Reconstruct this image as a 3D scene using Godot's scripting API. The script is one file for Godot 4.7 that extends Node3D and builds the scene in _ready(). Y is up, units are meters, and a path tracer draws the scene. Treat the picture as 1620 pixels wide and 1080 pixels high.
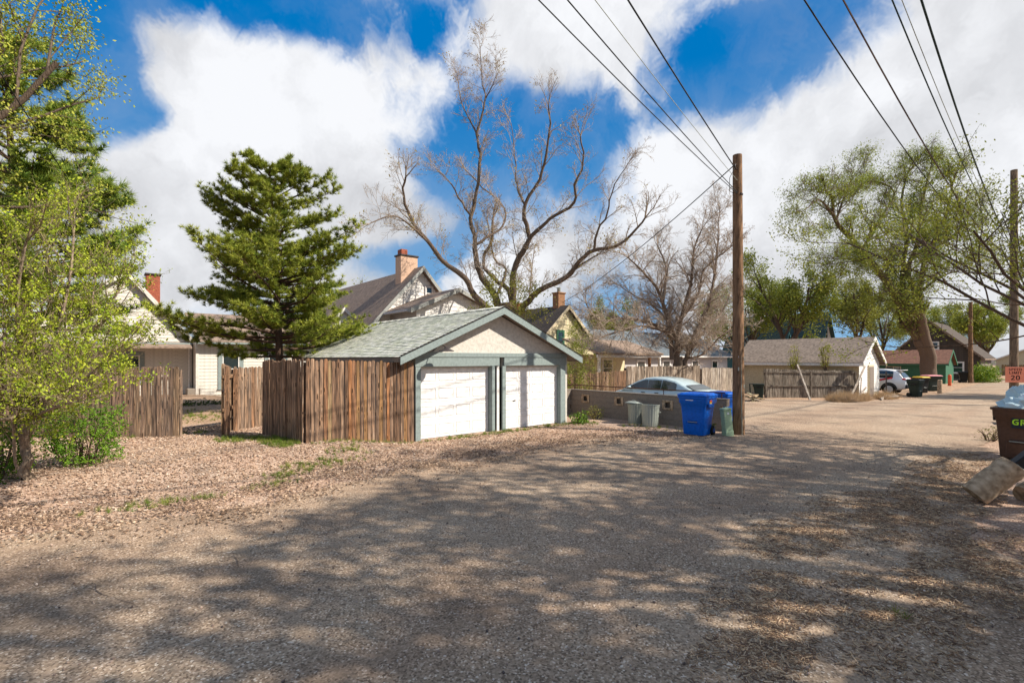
extends Node3D
# An alley behind old houses: x runs along the alley, -z into the lots, metres.

class MB:
	var v := PackedVector3Array()
	var n := PackedVector3Array()
	var c := PackedColorArray()
	var t := PackedVector2Array()
	var i := PackedInt32Array()
	var col := Color.WHITE

	func poly(p: Array, out: Vector3) -> void:
		var nr: Vector3 = (p[1] - p[0]).cross(p[2] - p[0])
		if nr.length_squared() < 1e-14 and p.size() > 3:
			nr = (p[2] - p[0]).cross(p[3] - p[0])
		nr = nr.normalized()
		var ccw := nr.dot(out) > 0.0
		if not ccw:
			nr = -nr
		var b := v.size()
		for q in p:
			v.append(q)
			n.append(nr)
			c.append(col)
			t.append(Vector2(absf(nr.y) * q.x + (1.0 - absf(nr.y)) * (q.x * absf(nr.z) + q.z * absf(nr.x)), q.y * (1.0 - absf(nr.y)) + q.z * absf(nr.y)))
		for k in range(1, p.size() - 1):
			i.append(b)
			if ccw:
				i.append(b + k + 1)
				i.append(b + k)
			else:
				i.append(b + k)
				i.append(b + k + 1)

	func box(ctr: Vector3, s: Vector3, ch := 0.0, bs := Basis.IDENTITY) -> void:
		var h := s * 0.5
		ch = minf(ch, minf(h.x, minf(h.y, h.z)) * 0.8)
		var q := []
		for k in 8:
			var g := Vector3(1 if k & 1 else -1, 1 if k & 2 else -1, 1 if k & 4 else -1)
			q.append([ctr + bs * (g * Vector3(h.x, h.y - ch, h.z - ch)), ctr + bs * (g * Vector3(h.x - ch, h.y, h.z - ch)), ctr + bs * (g * Vector3(h.x - ch, h.y - ch, h.z))])
		for a in 3:
			var b1 := 1 << ((a + 1) % 3)
			var b2 := 1 << ((a + 2) % 3)
			for sg in 2:
				var k0: int = (1 << a) if sg else 0
				var o := bs * Vector3(1 if a == 0 else 0, 1 if a == 1 else 0, 1 if a == 2 else 0) * (1.0 if sg else -1.0)
				poly([q[k0][a], q[k0 | b1][a], q[k0 | b1 | b2][a], q[k0 | b2][a]], o)
			if ch > 0.0:
				for k in [0, b1, b2, b1 | b2]:
					var o2: Vector3 = (q[k][(a + 1) % 3] + q[k][(a + 2) % 3]) * 0.5 - ctr
					o2 -= bs * Vector3(1 if a == 0 else 0, 1 if a == 1 else 0, 1 if a == 2 else 0) * (bs.inverse() * o2)[a]
					poly([q[k][(a + 1) % 3], q[k | (1 << a)][(a + 1) % 3], q[k | (1 << a)][(a + 2) % 3], q[k][(a + 2) % 3]], o2)
		if ch > 0.0:
			for k in 8:
				poly([q[k][0], q[k][1], q[k][2]], q[k][0] - ctr)

	func prism(outline: Array, d0: Vector3, depth: Vector3) -> void:
		# outline: Array of Vector3 (flat polygon, convex); extruded by depth
		var a := []
		var b := []
		var mid := Vector3.ZERO
		for q in outline:
			a.append(q + d0)
			b.append(q + d0 + depth)
			mid += q + d0 + depth * 0.5
		mid /= outline.size()
		poly(a, -depth)
		poly(b, depth)
		for k in a.size():
			var k2: int = (k + 1) % a.size()
			poly([a[k], a[k2], b[k2], b[k]], (a[k] + b[k2]) * 0.5 - mid)

	func tube(p: Array, r: Array, sides := 6, cap := true) -> void:
		var m := p.size()
		var u := Vector3.ZERO
		var base := v.size()
		var step := TAU / sides
		for k in m:
			var d: Vector3 = (p[mini(k + 1, m - 1)] - p[maxi(k - 1, 0)]).normalized()
			if k == 0:
				u = d.cross(Vector3.RIGHT if absf(d.x) < 0.8 else Vector3.UP).normalized()
			else:
				u = (u - d * u.dot(d)).normalized()
			var w := d.cross(u)
			var rr: float = r[k]
			for s in sides:
				var o := u * cos(step * s) + w * sin(step * s)
				v.append(p[k] + o * rr)
				n.append(o)
				c.append(col)
				t.append(Vector2(float(s) / sides, k * 0.3))
		for k in m - 1:
			for s in sides:
				var a := base + k * sides + s
				var b := base + k * sides + (s + 1) % sides
				i.append(a)
				i.append(a + sides)
				i.append(b)
				i.append(b)
				i.append(a + sides)
				i.append(b + sides)
		if cap and sides > 4:
			for e in [0, m - 1]:
				var ring := []
				for s in sides:
					ring.append(v[base + e * sides + s])
				poly(ring, p[0] - p[1] if e == 0 else p[m - 1] - p[m - 2])

	func lathe(prof: Array, seg := 20, ctr := Vector3.ZERO, rib := 0.0) -> void:
		var base := v.size()
		var m := prof.size()
		for k in m:
			var e: Vector2 = prof[mini(k + 1, m - 1)] - prof[maxi(k - 1, 0)]
			var nn := Vector2(e.y, -e.x).normalized()
			for s in seg:
				var an := TAU * s / seg
				var rr: float = prof[k].x * (1.0 + (rib if s % 2 else 0.0))
				v.append(ctr + Vector3(cos(an) * rr, prof[k].y, sin(an) * rr))
				n.append(Vector3(cos(an) * nn.x, nn.y, sin(an) * nn.x))
				c.append(col)
				t.append(Vector2(float(s) / seg, prof[k].y))
		for k in m - 1:
			for s in seg:
				var a := base + k * seg + s
				var b := base + k * seg + (s + 1) % seg
				i.append_array(PackedInt32Array([a, b, a + seg, b, b + seg, a + seg]))

	func loft(rings: Array, caps := true) -> void:
		# rings of equal size; flat shaded quads, outward from the axis
		var m: int = rings[0].size()
		var mids := []
		for r in rings:
			var q := Vector3.ZERO
			for x in r:
				q += x
			mids.append(q / m)
		for k in rings.size() - 1:
			for s in m:
				var s2 := (s + 1) % m
				var a: Array = [rings[k][s], rings[k][s2], rings[k + 1][s2], rings[k + 1][s]]
				poly([a[0], a[1], a[2]], (a[0] + a[2]) * 0.5 - (mids[k] + mids[k + 1]) * 0.5)
				poly([a[0], a[2], a[3]], (a[0] + a[2]) * 0.5 - (mids[k] + mids[k + 1]) * 0.5)
		if caps:
			poly(rings[0], mids[0] - mids[1])
			poly(rings[-1], mids[-1] - mids[-2])

	func smooth() -> void:
		# average normals of coincident vertices within 50 degrees
		var at := {}
		for k in v.size():
			var key := Vector3i((v[k] * 2000.0).round())
			if not at.has(key):
				at[key] = []
			at[key].append(k)
		var nn := n.duplicate()
		for key in at:
			for a in at[key]:
				var q := Vector3.ZERO
				for b in at[key]:
					if n[a].dot(n[b]) > 0.64:
						q += n[b]
				nn[a] = q.normalized()
		n = nn

	func flat() -> void:
		# give every triangle its own vertices and normal
		var w := MB.new()
		for k in range(0, i.size(), 3):
			var a := v[i[k]]
			var b := v[i[k + 1]]
			var d := v[i[k + 2]]
			var nr := (d - a).cross(b - a).normalized()
			for q in 3:
				w.v.append(v[i[k + q]])
				w.n.append(nr)
				w.c.append(c[i[k + q]])
				w.t.append(t[i[k + q]])
				w.i.append(k + q)
		v = w.v
		n = w.n
		c = w.c
		t = w.t
		i = w.i

	func mesh() -> ArrayMesh:
		var arr := []
		arr.resize(Mesh.ARRAY_MAX)
		arr[Mesh.ARRAY_VERTEX] = v
		arr[Mesh.ARRAY_NORMAL] = n
		arr[Mesh.ARRAY_COLOR] = c
		arr[Mesh.ARRAY_TEX_UV] = t
		arr[Mesh.ARRAY_INDEX] = i
		var am := ArrayMesh.new()
		am.add_surface_from_arrays(Mesh.PRIMITIVE_TRIANGLES, arr)
		return am

var rng := RandomNumberGenerator.new()
var mats := {}
var taken := {}

func lin(r: float, g: float, b: float) -> Color:
	return Color(r, g, b).linear_to_srgb()

func rf(a: float, b: float) -> float:
	return rng.randf_range(a, b)

func gh(x: float, z: float) -> float:
	# the yard left of the garage lies a little higher than the alley
	return 0.27 * (1.0 - smoothstep(4.0, 6.5, x)) * (1.0 - smoothstep(-11.2, -9.3, z))

func gy(x: float) -> float:
	return -0.007 * maxf(0.0, x - 16.0)

# ---------- nodes ----------
func uniq(called: String) -> String:
	if not taken.has(called):
		taken[called] = 0
		return called
	taken[called] += 1
	return "%s_%03d" % [called, taken[called]]

func thing(called: String, label: String, cat: String, at := Vector3.ZERO, turn := 0.0, group := "") -> Node3D:
	var o := Node3D.new()
	o.name = uniq(called)
	o.position = at
	o.rotation.y = turn
	tag(o, label, cat, group)
	add_child(o)
	return o

func tag(o: Node, label: String, cat: String, group := "", kind := "") -> void:
	if label:
		o.set_meta("label", label)
	if cat:
		o.set_meta("category", cat)
	if group:
		o.set_meta("group", group)
	if kind:
		o.set_meta("kind", kind)

func part(called: String, m: Mesh, mt: Material, parent: Node, at := Vector3.ZERO, bs := Basis.IDENTITY) -> MeshInstance3D:
	var o := MeshInstance3D.new()
	o.name = called if parent != self else uniq(called)
	o.mesh = m
	o.material_override = mt
	o.transform = Transform3D(bs, at)
	parent.add_child(o, true)
	return o

func copies(called: String, m: Mesh, mt: Material, parent: Node, xf: Array, cols: Array) -> MultiMeshInstance3D:
	var mm := MultiMesh.new()
	mm.transform_format = MultiMesh.TRANSFORM_3D
	mm.use_colors = true
	mm.mesh = m
	mm.instance_count = xf.size()
	for k in xf.size():
		mm.set_instance_transform(k, xf[k])
		mm.set_instance_color(k, cols[k])
	var o := MultiMeshInstance3D.new()
	o.name = called if parent != self else uniq(called)
	o.multimesh = mm
	o.material_override = mt
	o.set_meta("kind", "stuff")
	parent.add_child(o, true)
	return o

func bmesh(s: Vector3, ch := 0.0) -> ArrayMesh:
	var b := MB.new()
	b.box(Vector3.ZERO, s, ch)
	return b.mesh()

func bpart(called: String, mt: Material, parent: Node, at: Vector3, s: Vector3, ch := 0.0, bs := Basis.IDENTITY) -> MeshInstance3D:
	return part(called, bmesh(s, ch), mt, parent, at, bs)

# ---------- materials ----------
func ntex(seed_: int, type: int, freq: float, stops: Array, size := 512, oct := 4, ret := -1) -> NoiseTexture2D:
	var f := FastNoiseLite.new()
	f.seed = seed_
	f.noise_type = type
	f.frequency = freq
	if oct <= 1:
		f.fractal_type = FastNoiseLite.FRACTAL_NONE
	else:
		f.fractal_octaves = oct
	if ret >= 0:
		f.cellular_return_type = ret
		f.cellular_jitter = 1.0
	var g := Gradient.new()
	var off := PackedFloat32Array()
	var cc := PackedColorArray()
	for s in stops:
		off.append(s[0])
		cc.append(s[1])
	g.offsets = off
	g.colors = cc
	var x := NoiseTexture2D.new()
	x.width = size
	x.height = size
	x.seamless = true
	x.generate_mipmaps = false
	x.noise = f
	x.color_ramp = g
	return x

func mat(key: String, col: Color, rough := 0.8, texture: Texture2D = null, tile := 1.0, bump: Texture2D = null, bump_cm := 1.0, world := false) -> StandardMaterial3D:
	var m := StandardMaterial3D.new()
	m.resource_name = key
	m.albedo_color = col
	m.roughness = rough
	m.metallic_specular = 0.35
	if texture or bump:
		m.uv1_triplanar = true
		m.uv1_world_triplanar = world
		m.uv1_scale = Vector3.ONE / tile
		m.albedo_texture = texture
	if bump:
		m.heightmap_enabled = true
		m.heightmap_texture = bump
		m.heightmap_scale = bump_cm
	mats[key] = m
	return m

func wood_image(seed_: int, stops: Array, knots: int) -> ImageTexture:
	var r := RandomNumberGenerator.new()
	r.seed = seed_
	var w := 320
	var h := 512
	var fine := FastNoiseLite.new()
	fine.seed = seed_
	fine.frequency = 0.09
	fine.fractal_octaves = 4
	var big := FastNoiseLite.new()
	big.seed = seed_ + 7
	big.frequency = 0.012
	var g := Gradient.new()
	g.offsets = PackedFloat32Array([0.0, 0.3, 0.55, 0.8, 1.0])
	g.colors = PackedColorArray(stops)
	var kn := []
	for k in knots:
		kn.append([r.randf() * w, r.randf() * h, r.randf_range(2.5, 6.0)])
	var im := Image.create(w, h, false, Image.FORMAT_RGB8)
	for y in h:
		for x in w:
			var bend := big.get_noise_2d(x * 0.3, y) * 10.0
			var a := fine.get_noise_2d((x + bend) * 2.2, y * 0.05) * 0.55 + big.get_noise_2d(x * 3.0, y * 0.9) * 0.55 + 0.5
			im.set_pixel(x, y, g.sample(clampf(a, 0.0, 1.0)))
	for k in kn:
		for dy in range(-18, 19):
			for dx in range(-9, 10):
				var q: float = Vector2(dx, dy * 0.55).length() / k[2]
				if q < 1.6:
					var px := wrapi(int(k[0]) + dx, 0, w)
					var py := wrapi(int(k[1]) + dy, 0, h)
					var c0 := im.get_pixel(px, py)
					var kc: Color = stops[0].darkened(0.45) if q < 0.8 else stops[3]
					im.set_pixel(px, py, c0.lerp(kc, clampf(1.7 - q, 0.0, 0.9)))
	return ImageTexture.create_from_image(im)

func sky_image() -> ImageTexture:
	var w := 3584
	var h := 1792
	var f := FastNoiseLite.new()
	f.seed = 41
	f.noise_type = FastNoiseLite.TYPE_SIMPLEX_SMOOTH
	f.frequency = 0.0052 * 2560.0 / w
	f.fractal_octaves = 8
	f.fractal_gain = 0.57
	f.domain_warp_enabled = true
	f.domain_warp_amplitude = 70.0
	f.domain_warp_frequency = 0.0045
	f.domain_warp_fractal_octaves = 4
	var n1 := f.get_seamless_image(w, h / 2, false, false, 0.06, true).get_data()
	f.seed = 77
	f.frequency = 0.0075 * 2560.0 / w
	var n2 := f.get_seamless_image(w, h / 2, false, false, 0.06, true).get_data()
	var cover := PackedFloat32Array()   # coarse field of cloud and gap, one value per degree
	cover.resize(361 * 91)
	cover.fill(0.26)
	for b in CLOUD:
		var cr := cos(deg_to_rad(b[4]))
		var sr := sin(deg_to_rad(b[4]))
		for el in range(maxi(0, int(b[1] - 3 * b[3] - 8)), mini(90, int(b[1] + 3 * b[3] + 8))):
			for az in range(int(b[0] - 3 * b[2] - 4), int(b[0] + 3 * b[2] + 4)):
				var dx: float = az - b[0]
				var dy: float = el - b[1]
				var q := Vector2((dx * cr + dy * sr) / b[2], (-dx * sr + dy * cr) / b[3]).length_squared()
				cover[el * 361 + wrapi(az, 0, 360)] += b[5] * exp(-q)
	for el in 91:
		cover[el * 361 + 360] = cover[el * 361]
	var px := PackedFloat32Array()
	px.resize(w * h * 3)
	var zen := Vector3(0.0, 0.185, 0.54)
	var hor := Vector3(0.20, 0.50, 0.80)
	var k := 1.0 / EXPOSE
	for y in h / 2:
		var el := 90.0 - (y + 0.5) / h * 180.0
		var e0 := mini(int(el), 89)
		var fe := el - e0
		var blue := hor.lerp(zen, pow(clampf(el / 30.0, 0.0, 1.0), 0.6))
		var grey_at := clampf(1.15 - el / 34.0, 0.0, 1.0)
		for x in w:
			var az := (x + 0.5) / w * 360.0
			var a0 := int(az)
			var fa := az - a0
			var ci := e0 * 361 + a0
			var cv := lerpf(lerpf(cover[ci], cover[ci + 1], fa), lerpf(cover[ci + 361], cover[ci + 362], fa), fe)
			var a := n1[y * w + x] / 255.0
			var b := n2[y * w + x] / 255.0
			var dns := clampf((a * 1.05 + (b - 0.5) * 0.35 + cv * 0.80 - 0.56) * 2.3, 0.0, 1.0)
			dns = dns * dns * (3.0 - 2.0 * dns)
			var veil := 0.2 * smoothstep(-0.1, 0.85, (b - 0.45) * 1.3 + cv * 0.6 + grey_at * 0.3)
			dns = dns + veil * (1.0 - dns)
			var shade := clampf((b - 0.34) * 1.5 - (a - 0.5) * 0.7 + grey_at * 0.15, 0.0, 1.0)
			var lit := lerpf(0.97, 0.60, shade)
			var o := (y * w + x) * 3
			px[o] = lerpf(blue.x, lit * 0.97, dns) * k
			px[o + 1] = lerpf(blue.y, lit * 0.985, dns) * k
			px[o + 2] = lerpf(blue.z, minf(lit * 1.0 + 0.02, 1.0), dns) * k
	for q in range(w * h / 2 * 3, w * h * 3, 3):
		px[q] = 0.16
		px[q + 1] = 0.14
		px[q + 2] = 0.12
	return ImageTexture.create_from_image(Image.create_from_data(w, h, false, Image.FORMAT_RGBF, px.to_byte_array()))

func make_materials() -> void:
	var cell := FastNoiseLite.TYPE_CELLULAR
	var smp := FastNoiseLite.TYPE_SIMPLEX_SMOOTH
	var cv := FastNoiseLite.RETURN_CELL_VALUE
	var cd := FastNoiseLite.RETURN_DISTANCE
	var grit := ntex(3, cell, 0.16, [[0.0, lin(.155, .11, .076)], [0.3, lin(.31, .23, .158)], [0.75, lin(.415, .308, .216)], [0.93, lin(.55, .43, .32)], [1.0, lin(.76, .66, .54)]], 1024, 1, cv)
	var gritb := ntex(3, cell, 0.16, [[0, Color.BLACK], [1, Color.WHITE]], 1024, 1, cv)
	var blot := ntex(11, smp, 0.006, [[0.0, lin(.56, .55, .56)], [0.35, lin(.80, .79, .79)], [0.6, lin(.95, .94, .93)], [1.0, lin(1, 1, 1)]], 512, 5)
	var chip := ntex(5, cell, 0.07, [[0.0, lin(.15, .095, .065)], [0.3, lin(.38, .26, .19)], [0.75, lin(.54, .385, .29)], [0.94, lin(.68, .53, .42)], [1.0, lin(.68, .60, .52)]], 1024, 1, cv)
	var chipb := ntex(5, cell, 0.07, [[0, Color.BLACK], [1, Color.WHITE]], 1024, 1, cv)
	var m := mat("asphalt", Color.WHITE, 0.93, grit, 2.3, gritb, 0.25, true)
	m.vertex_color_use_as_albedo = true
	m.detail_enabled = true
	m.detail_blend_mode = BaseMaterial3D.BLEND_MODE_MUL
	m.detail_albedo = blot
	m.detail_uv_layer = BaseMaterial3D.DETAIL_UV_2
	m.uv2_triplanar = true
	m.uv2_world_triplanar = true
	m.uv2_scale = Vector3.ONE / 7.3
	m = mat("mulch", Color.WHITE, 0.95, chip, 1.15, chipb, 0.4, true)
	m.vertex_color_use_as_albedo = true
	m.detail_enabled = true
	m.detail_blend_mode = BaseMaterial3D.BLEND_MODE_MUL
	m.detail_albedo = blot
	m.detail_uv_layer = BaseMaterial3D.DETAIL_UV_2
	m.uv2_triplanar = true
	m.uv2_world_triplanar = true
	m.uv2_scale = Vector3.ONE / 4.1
	var soft := ntex(21, smp, 0.02, [[0.0, lin(.72, .71, .7)], [0.5, lin(.9, .89, .88)], [1.0, Color.WHITE]], 512, 5)
	var softb := ntex(22, smp, 0.05, [[0, Color.BLACK], [1, Color.WHITE]], 512, 5)
	var rough := ntex(23, smp, 0.12, [[0, Color.BLACK], [1, Color.WHITE]], 512, 3)
	var scuff := ntex(32, smp, 0.03, [[0.0, lin(.6, .6, .6)], [0.4, lin(.85, .85, .85)], [1.0, Color.WHITE]], 512, 6)
	var dirty := ntex(31, smp, 0.012, [[0.0, lin(.30, .26, .22)], [0.4, lin(.62, .58, .52)], [0.7, lin(.9, .87, .82)], [1.0, Color.WHITE]], 512, 6)
	for r in [["stucco", lin(.62, .59, .53), .9, 1.6, .5], ["trim_blue", lin(.25, .305, .298), .55, 1.1, .05], ["white_door", lin(.86, .85, .83), .42, 2.2, .04], ["white_paint", lin(.80, .78, .74), .6, 1.3, .1], ["cream_siding", lin(.68, .65, .58), .65, 1.7, .06],
			["grey_siding", lin(.52, .50, .50), .7, 1.7, .06], ["yellow_siding", lin(.70, .62, .40), .7, 1.7, .06], ["tan_wall", lin(.62, .53, .36), .8, 1.7, .1], ["green_wall", lin(.05, .15, .09), .7, 1.5, .06], ["teal_wall", lin(.06, .17, .19), .7, 1.5, .06],
			["grey_trim", lin(.34, .35, .33), .7, 1.2, .05], ["soffit", lin(.24, .20, .17), .8, 1.2, .1], ["dark_metal", lin(.05, .04, .038), .5, .5, .03], ["galv", lin(.36, .40, .36), .5, .45, .06], ["pedestal", lin(.42, .56, .36), .55, .6, .03]]:
		mat(r[0], r[1], r[2], soft, r[3], null if r[0].ends_with("siding") else softb, r[4])
	mats.galv.metallic = 0.35
	mat("concrete", lin(.26, .22, .18), 0.92, soft, 0.9, rough, 0.12, true)
	mat("footing", lin(.62, .48, .34), 0.95, dirty, 0.8, rough, 1.2)
	mat("patio", lin(.52, .40, .32), 0.9, soft, 1.5, rough, 0.2)
	var shg := ntex(41, cell, 0.045, [[0.0, lin(.5, .5, .5)], [0.5, lin(.8, .8, .8)], [1.0, Color.WHITE]], 512, 1, cv)
	for r in [["roof_green", lin(.72, .72, .635)], ["roof_brown", lin(.31, .225, .17)], ["roof_dark", lin(.095, .075, .062)], ["roof_slate", lin(.15, .175, .19)], ["roof_red", lin(.24, .12, .085)], ["roof_tan", lin(.30, .235, .185)], ["roof_teal", lin(.07, .12, .13)]]:
		m = mat(r[0], r[1], 0.92, shg, 2.4, rough, 0.4)
		m.vertex_color_use_as_albedo = true
	var brk := ntex(51, cell, 0.07, [[0.0, lin(.5, .5, .5)], [1.0, Color.WHITE]], 512, 1, cv)
	mat("brick_red", lin(.40, .12, .07), 0.9, brk, 1.2, rough, 0.4)
	mat("brick_tan", lin(.62, .42, .30), 0.9, soft, 1.2, rough, 0.4)
	mat("brick_brown", lin(.36, .19, .10), 0.9, brk, 1.2, rough, 0.4)
	var bark := ntex(61, smp, 0.04, [[0.0, lin(.28, .27, .26)], [0.4, lin(.6, .58, .56)], [0.75, lin(.9, .88, .86)], [1.0, Color.WHITE]], 512, 5)
	var barkb := ntex(62, cell, 0.03, [[0, Color.BLACK], [1, Color.WHITE]], 512, 3, cd)
	m = mat("bark", Color.WHITE, 0.95, bark, 1.0, barkb, 2.5)
	m.uv1_scale = Vector3(1.6, 0.5, 1.6)
	m.vertex_color_use_as_albedo = true
	for r in [["leaf", .45, 0.5], ["needle", .22, 0.5], ["grass", .25, 0.6]]:
		m = StandardMaterial3D.new()
		m.resource_name = r[0]
		m.roughness = r[2]
		m.metallic_specular = 0.3
		m.vertex_color_use_as_albedo = true
		m.backlight_enabled = true
		m.backlight = lin(r[1], r[1], r[1] * 0.55)
		mats[r[0]] = m
	m = mat("chip", Color.WHITE, 0.9)
	m.vertex_color_use_as_albedo = true
	# timber
	for r in [["picket", 71, [lin(.05, .036, .028), lin(.14, .098, .072), lin(.25, .175, .125), lin(.38, .235, .145), lin(.52, .42, .33)], 34], ["weathered", 72, [lin(.06, .048, .04), lin(.20, .165, .135), lin(.35, .30, .25), lin(.50, .44, .37), lin(.70, .64, .56)], 22], ["polewood", 73, [lin(.06, .042, .03), lin(.13, .088, .06), lin(.20, .135, .09), lin(.29, .19, .12), lin(.36, .25, .17)], 8]]:
		m = StandardMaterial3D.new()
		m.resource_name = r[0]
		m.roughness = 0.88
		m.metallic_specular = 0.25
		m.vertex_color_use_as_albedo = true
		m.albedo_texture = wood_image(r[1], r[2], r[3])
		m.heightmap_enabled = true
		m.heightmap_texture = m.albedo_texture
		m.heightmap_scale = 0.4
		mats[r[0]] = m
	# plastics, paint, glass
	for r in [["blue_plastic", lin(.0, .125, .62), .42], ["blue_dark", lin(.0, .06, .30), .5], ["brown_plastic", lin(.10, .055, .036), .5], ["brown_dark", lin(.05, .03, .022), .5], ["green_plastic", lin(.02, .035, .03), .45], ["teal_plastic", lin(.01, .16, .16), .4], ["black_plastic", lin(.014, .015, .017), .45], ["yellow_lid", lin(.70, .45, .05), .45], ["pink_lid", lin(.62, .24, .26), .45],
			["orange_paint", lin(.70, .13, .05), .5], ["rubber", lin(.018, .018, .018), .8], ["wire", lin(.012, .014, .016), .6], ["wire_teal", lin(.006, .03, .034), .5], ["rust", lin(.09, .045, .03), .8], ["label_dark", lin(.02, .024, .03), .5], ["label_green", lin(.42, .75, .03), .5], ["label_white", lin(.8, .8, .8), .5], ["label_red", lin(.75, .10, .04), .5], ["sign_face", lin(.80, .28, .17), .45], ["sign_ink", lin(.06, .02, .015), .5],
			["bag", lin(.45, .60, .66), .35], ["bag_white", lin(.78, .80, .82), .35], ["red_cloth", lin(.6, .08, .06), .6], ["tail_light", lin(.55, .01, .02), .15], ["white_car", lin(.78, .78, .77), .25], ["silver_car", lin(.50, .60, .60), .28], ["cladding", lin(.03, .03, .032), .6], ["alloy", lin(.55, .56, .57), .3], ["dark_trim", lin(.015, .016, .018), .4], ["dirt_bare", lin(.42, .31, .25), .95]]:
		mat(r[0], r[1], r[2], scuff if r[0].ends_with("plastic") else null, 1.4)
	mats.silver_car.metallic = 0.2
	for k in ["silver_car", "white_car"]:
		mats[k].clearcoat_enabled = true
		mats[k].clearcoat = 0.8
		mats[k].clearcoat_roughness = 0.06
	m = mat("glass", lin(.02, .03, .032), 0.04)
	m.metallic_specular = 0.75
	m = mat("car_glass", Color(lin(.03, .06, .06), 0.5), 0.02)
	m.transparency = BaseMaterial3D.TRANSPARENCY_ALPHA
	m.metallic_specular = 0.6

# COTTONWOOD base 16.08 -19.15
const COTTONWOOD := [
	[0.197,0.041,[-0.41,4.23,-0.35,-1.46,5.38,-0.92,-2.03,6.24,-1.00,-3.10,7.07,-1.45,-3.78,7.87,-1.54,-4.54,8.63,-1.67,-5.11,9.84,-1.62,-5.22,10.53,-1.16]],
	[0.058,0.023,[-3.78,7.80,-1.54,-4.88,8.46,-1.42,-5.96,8.58,-0.97,-7.24,7.91,-0.55]],
	[0.209,0.017,[-0.26,4.23,-0.22,-0.51,5.42,-0.55,-0.90,6.36,-1.02,-1.08,7.18,-1.33,-1.05,8.28,-1.48,-1.12,9.52,-1.72,-0.78,11.45,-1.62,-0.59,13.00,-1.65,-0.61,14.16,-1.86,-0.20,16.02,-1.72,-0.21,16.94,-1.93,-0.22,18.98,-2.15]],
	[0.081,0.029,[-0.98,8.14,-1.40,-0.18,8.72,-1.29,0.64,9.35,-1.33,1.15,10.51,-1.73,0.63,11.88,-3.05,0.37,13.03,-4.19]],
	[0.070,0.023,[-1.11,9.66,-1.72,-1.78,10.16,-1.59,-2.57,10.84,-1.35,-3.47,11.19,-1.11]],
	[0.058,0.017,[-0.59,14.02,-1.83,-0.64,15.44,-2.75,-0.42,16.74,-3.70,-0.04,18.75,-4.64]],
	[0.041,0.012,[-0.19,16.10,-1.73,-0.33,16.36,-0.99,-0.70,16.41,-0.20]],
	[0.151,0.058,[0.19,4.36,0.16,0.22,5.72,-0.29,-0.10,6.47,-1.18,-0.20,7.39,-1.95,0.52,8.77,-2.07,0.93,10.07,-2.49]],
	[0.209,0.029,[0.09,4.23,0.07,0.11,5.26,0.26,-0.05,6.28,0.34,0.08,7.28,0.69,0.34,8.14,1.16,0.06,9.10,1.19,-0.09,9.80,1.35,0.29,10.85,1.96,0.37,12.00,2.32,0.36,13.37,2.62,0.13,14.10,2.74]],
	[0.116,0.029,[0.34,8.14,1.16,0.58,8.68,1.83,0.74,9.06,2.56,1.07,9.52,3.50,0.72,10.17,3.91,0.56,11.01,4.51,0.02,11.89,4.83]],
	[0.070,0.017,[-0.06,9.69,1.32,-0.11,10.41,0.90,0.03,11.18,0.54,0.25,12.52,0.19,0.38,14.44,-0.28]],
	[0.197,0.041,[0.29,4.23,0.25,0.40,4.85,0.72,0.73,5.58,1.49,1.40,6.15,2.61,1.64,6.94,3.40,1.75,7.27,4.10,2.09,7.34,5.03,2.26,7.75,5.84,2.30,8.35,6.55]],
	[0.070,0.017,[1.77,7.31,4.12,1.64,8.08,4.50,1.56,8.77,5.09,1.26,9.51,5.54,1.21,10.31,6.27]],
	[0.081,0.029,[1.51,6.21,2.76,1.61,6.69,3.42,1.83,7.06,4.34]],
	[0.046,0.017,[0.52,5.10,0.97,1.21,6.81,0.41,2.08,8.13,-0.33]],
	[0.081,0.029,[-0.36,5.55,-0.42,0.45,6.88,-0.78,0.58,7.78,-2.04,1.07,9.94,-3.14]]]
# APPLETREE base 27.25 -16.20
const APPLETREE := [
	[0.222,0.118,[-0.07,1.06,-0.06,-0.16,1.87,-0.13,-0.16,2.44,-0.13]],
	[0.222,0.118,[0.37,1.06,0.31,0.28,1.87,0.24,0.37,2.44,0.31]],
	[0.163,0.037,[-0.33,2.21,-0.28,-0.25,4.53,-0.59,-0.18,5.73,-1.03,0.37,7.68,-1.11,0.58,8.84,-1.51,0.72,9.68,-2.02]],
	[0.178,0.030,[-0.11,2.32,-0.10,-0.24,4.48,0.17,-0.06,6.70,0.80,-0.27,8.85,1.16,-0.35,9.84,1.67]],
	[0.163,0.022,[0.37,2.44,0.31,1.03,4.28,0.68,1.82,6.15,1.11,2.20,8.28,1.16,2.55,10.21,1.17,2.84,11.81,1.10]],
	[0.148,0.037,[-0.29,3.35,-0.06,-1.45,6.02,-0.35,-2.73,7.14,-0.52,-4.12,7.96,-0.69]],
	[0.148,0.030,[-0.46,3.46,-0.14,-1.62,4.23,-0.50,-3.49,4.63,-1.28,-5.28,4.46,-1.91,-6.41,5.34,-1.91]],
	[0.118,0.030,[0.58,2.90,0.44,1.92,4.09,0.70,3.66,5.59,1.04,4.89,6.69,0.82]],
	[0.118,0.030,[-0.30,4.37,0.08,0.40,6.27,1.03,0.33,7.56,1.42,1.14,8.81,2.62]],
	[0.074,0.022,[0.37,2.32,0.31,0.39,2.54,1.39,-0.02,3.39,2.41,-0.59,3.86,3.44]],
	[0.118,0.030,[-0.47,3.80,-0.07,-1.58,4.00,-0.27,-3.14,4.17,-0.63,-5.04,3.69,-1.17,-6.52,3.33,-1.28]],
	[0.104,0.022,[-0.25,4.53,-0.59,-0.44,5.78,-1.81,-0.29,6.39,-3.05,-0.19,7.30,-4.48]]]
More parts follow.
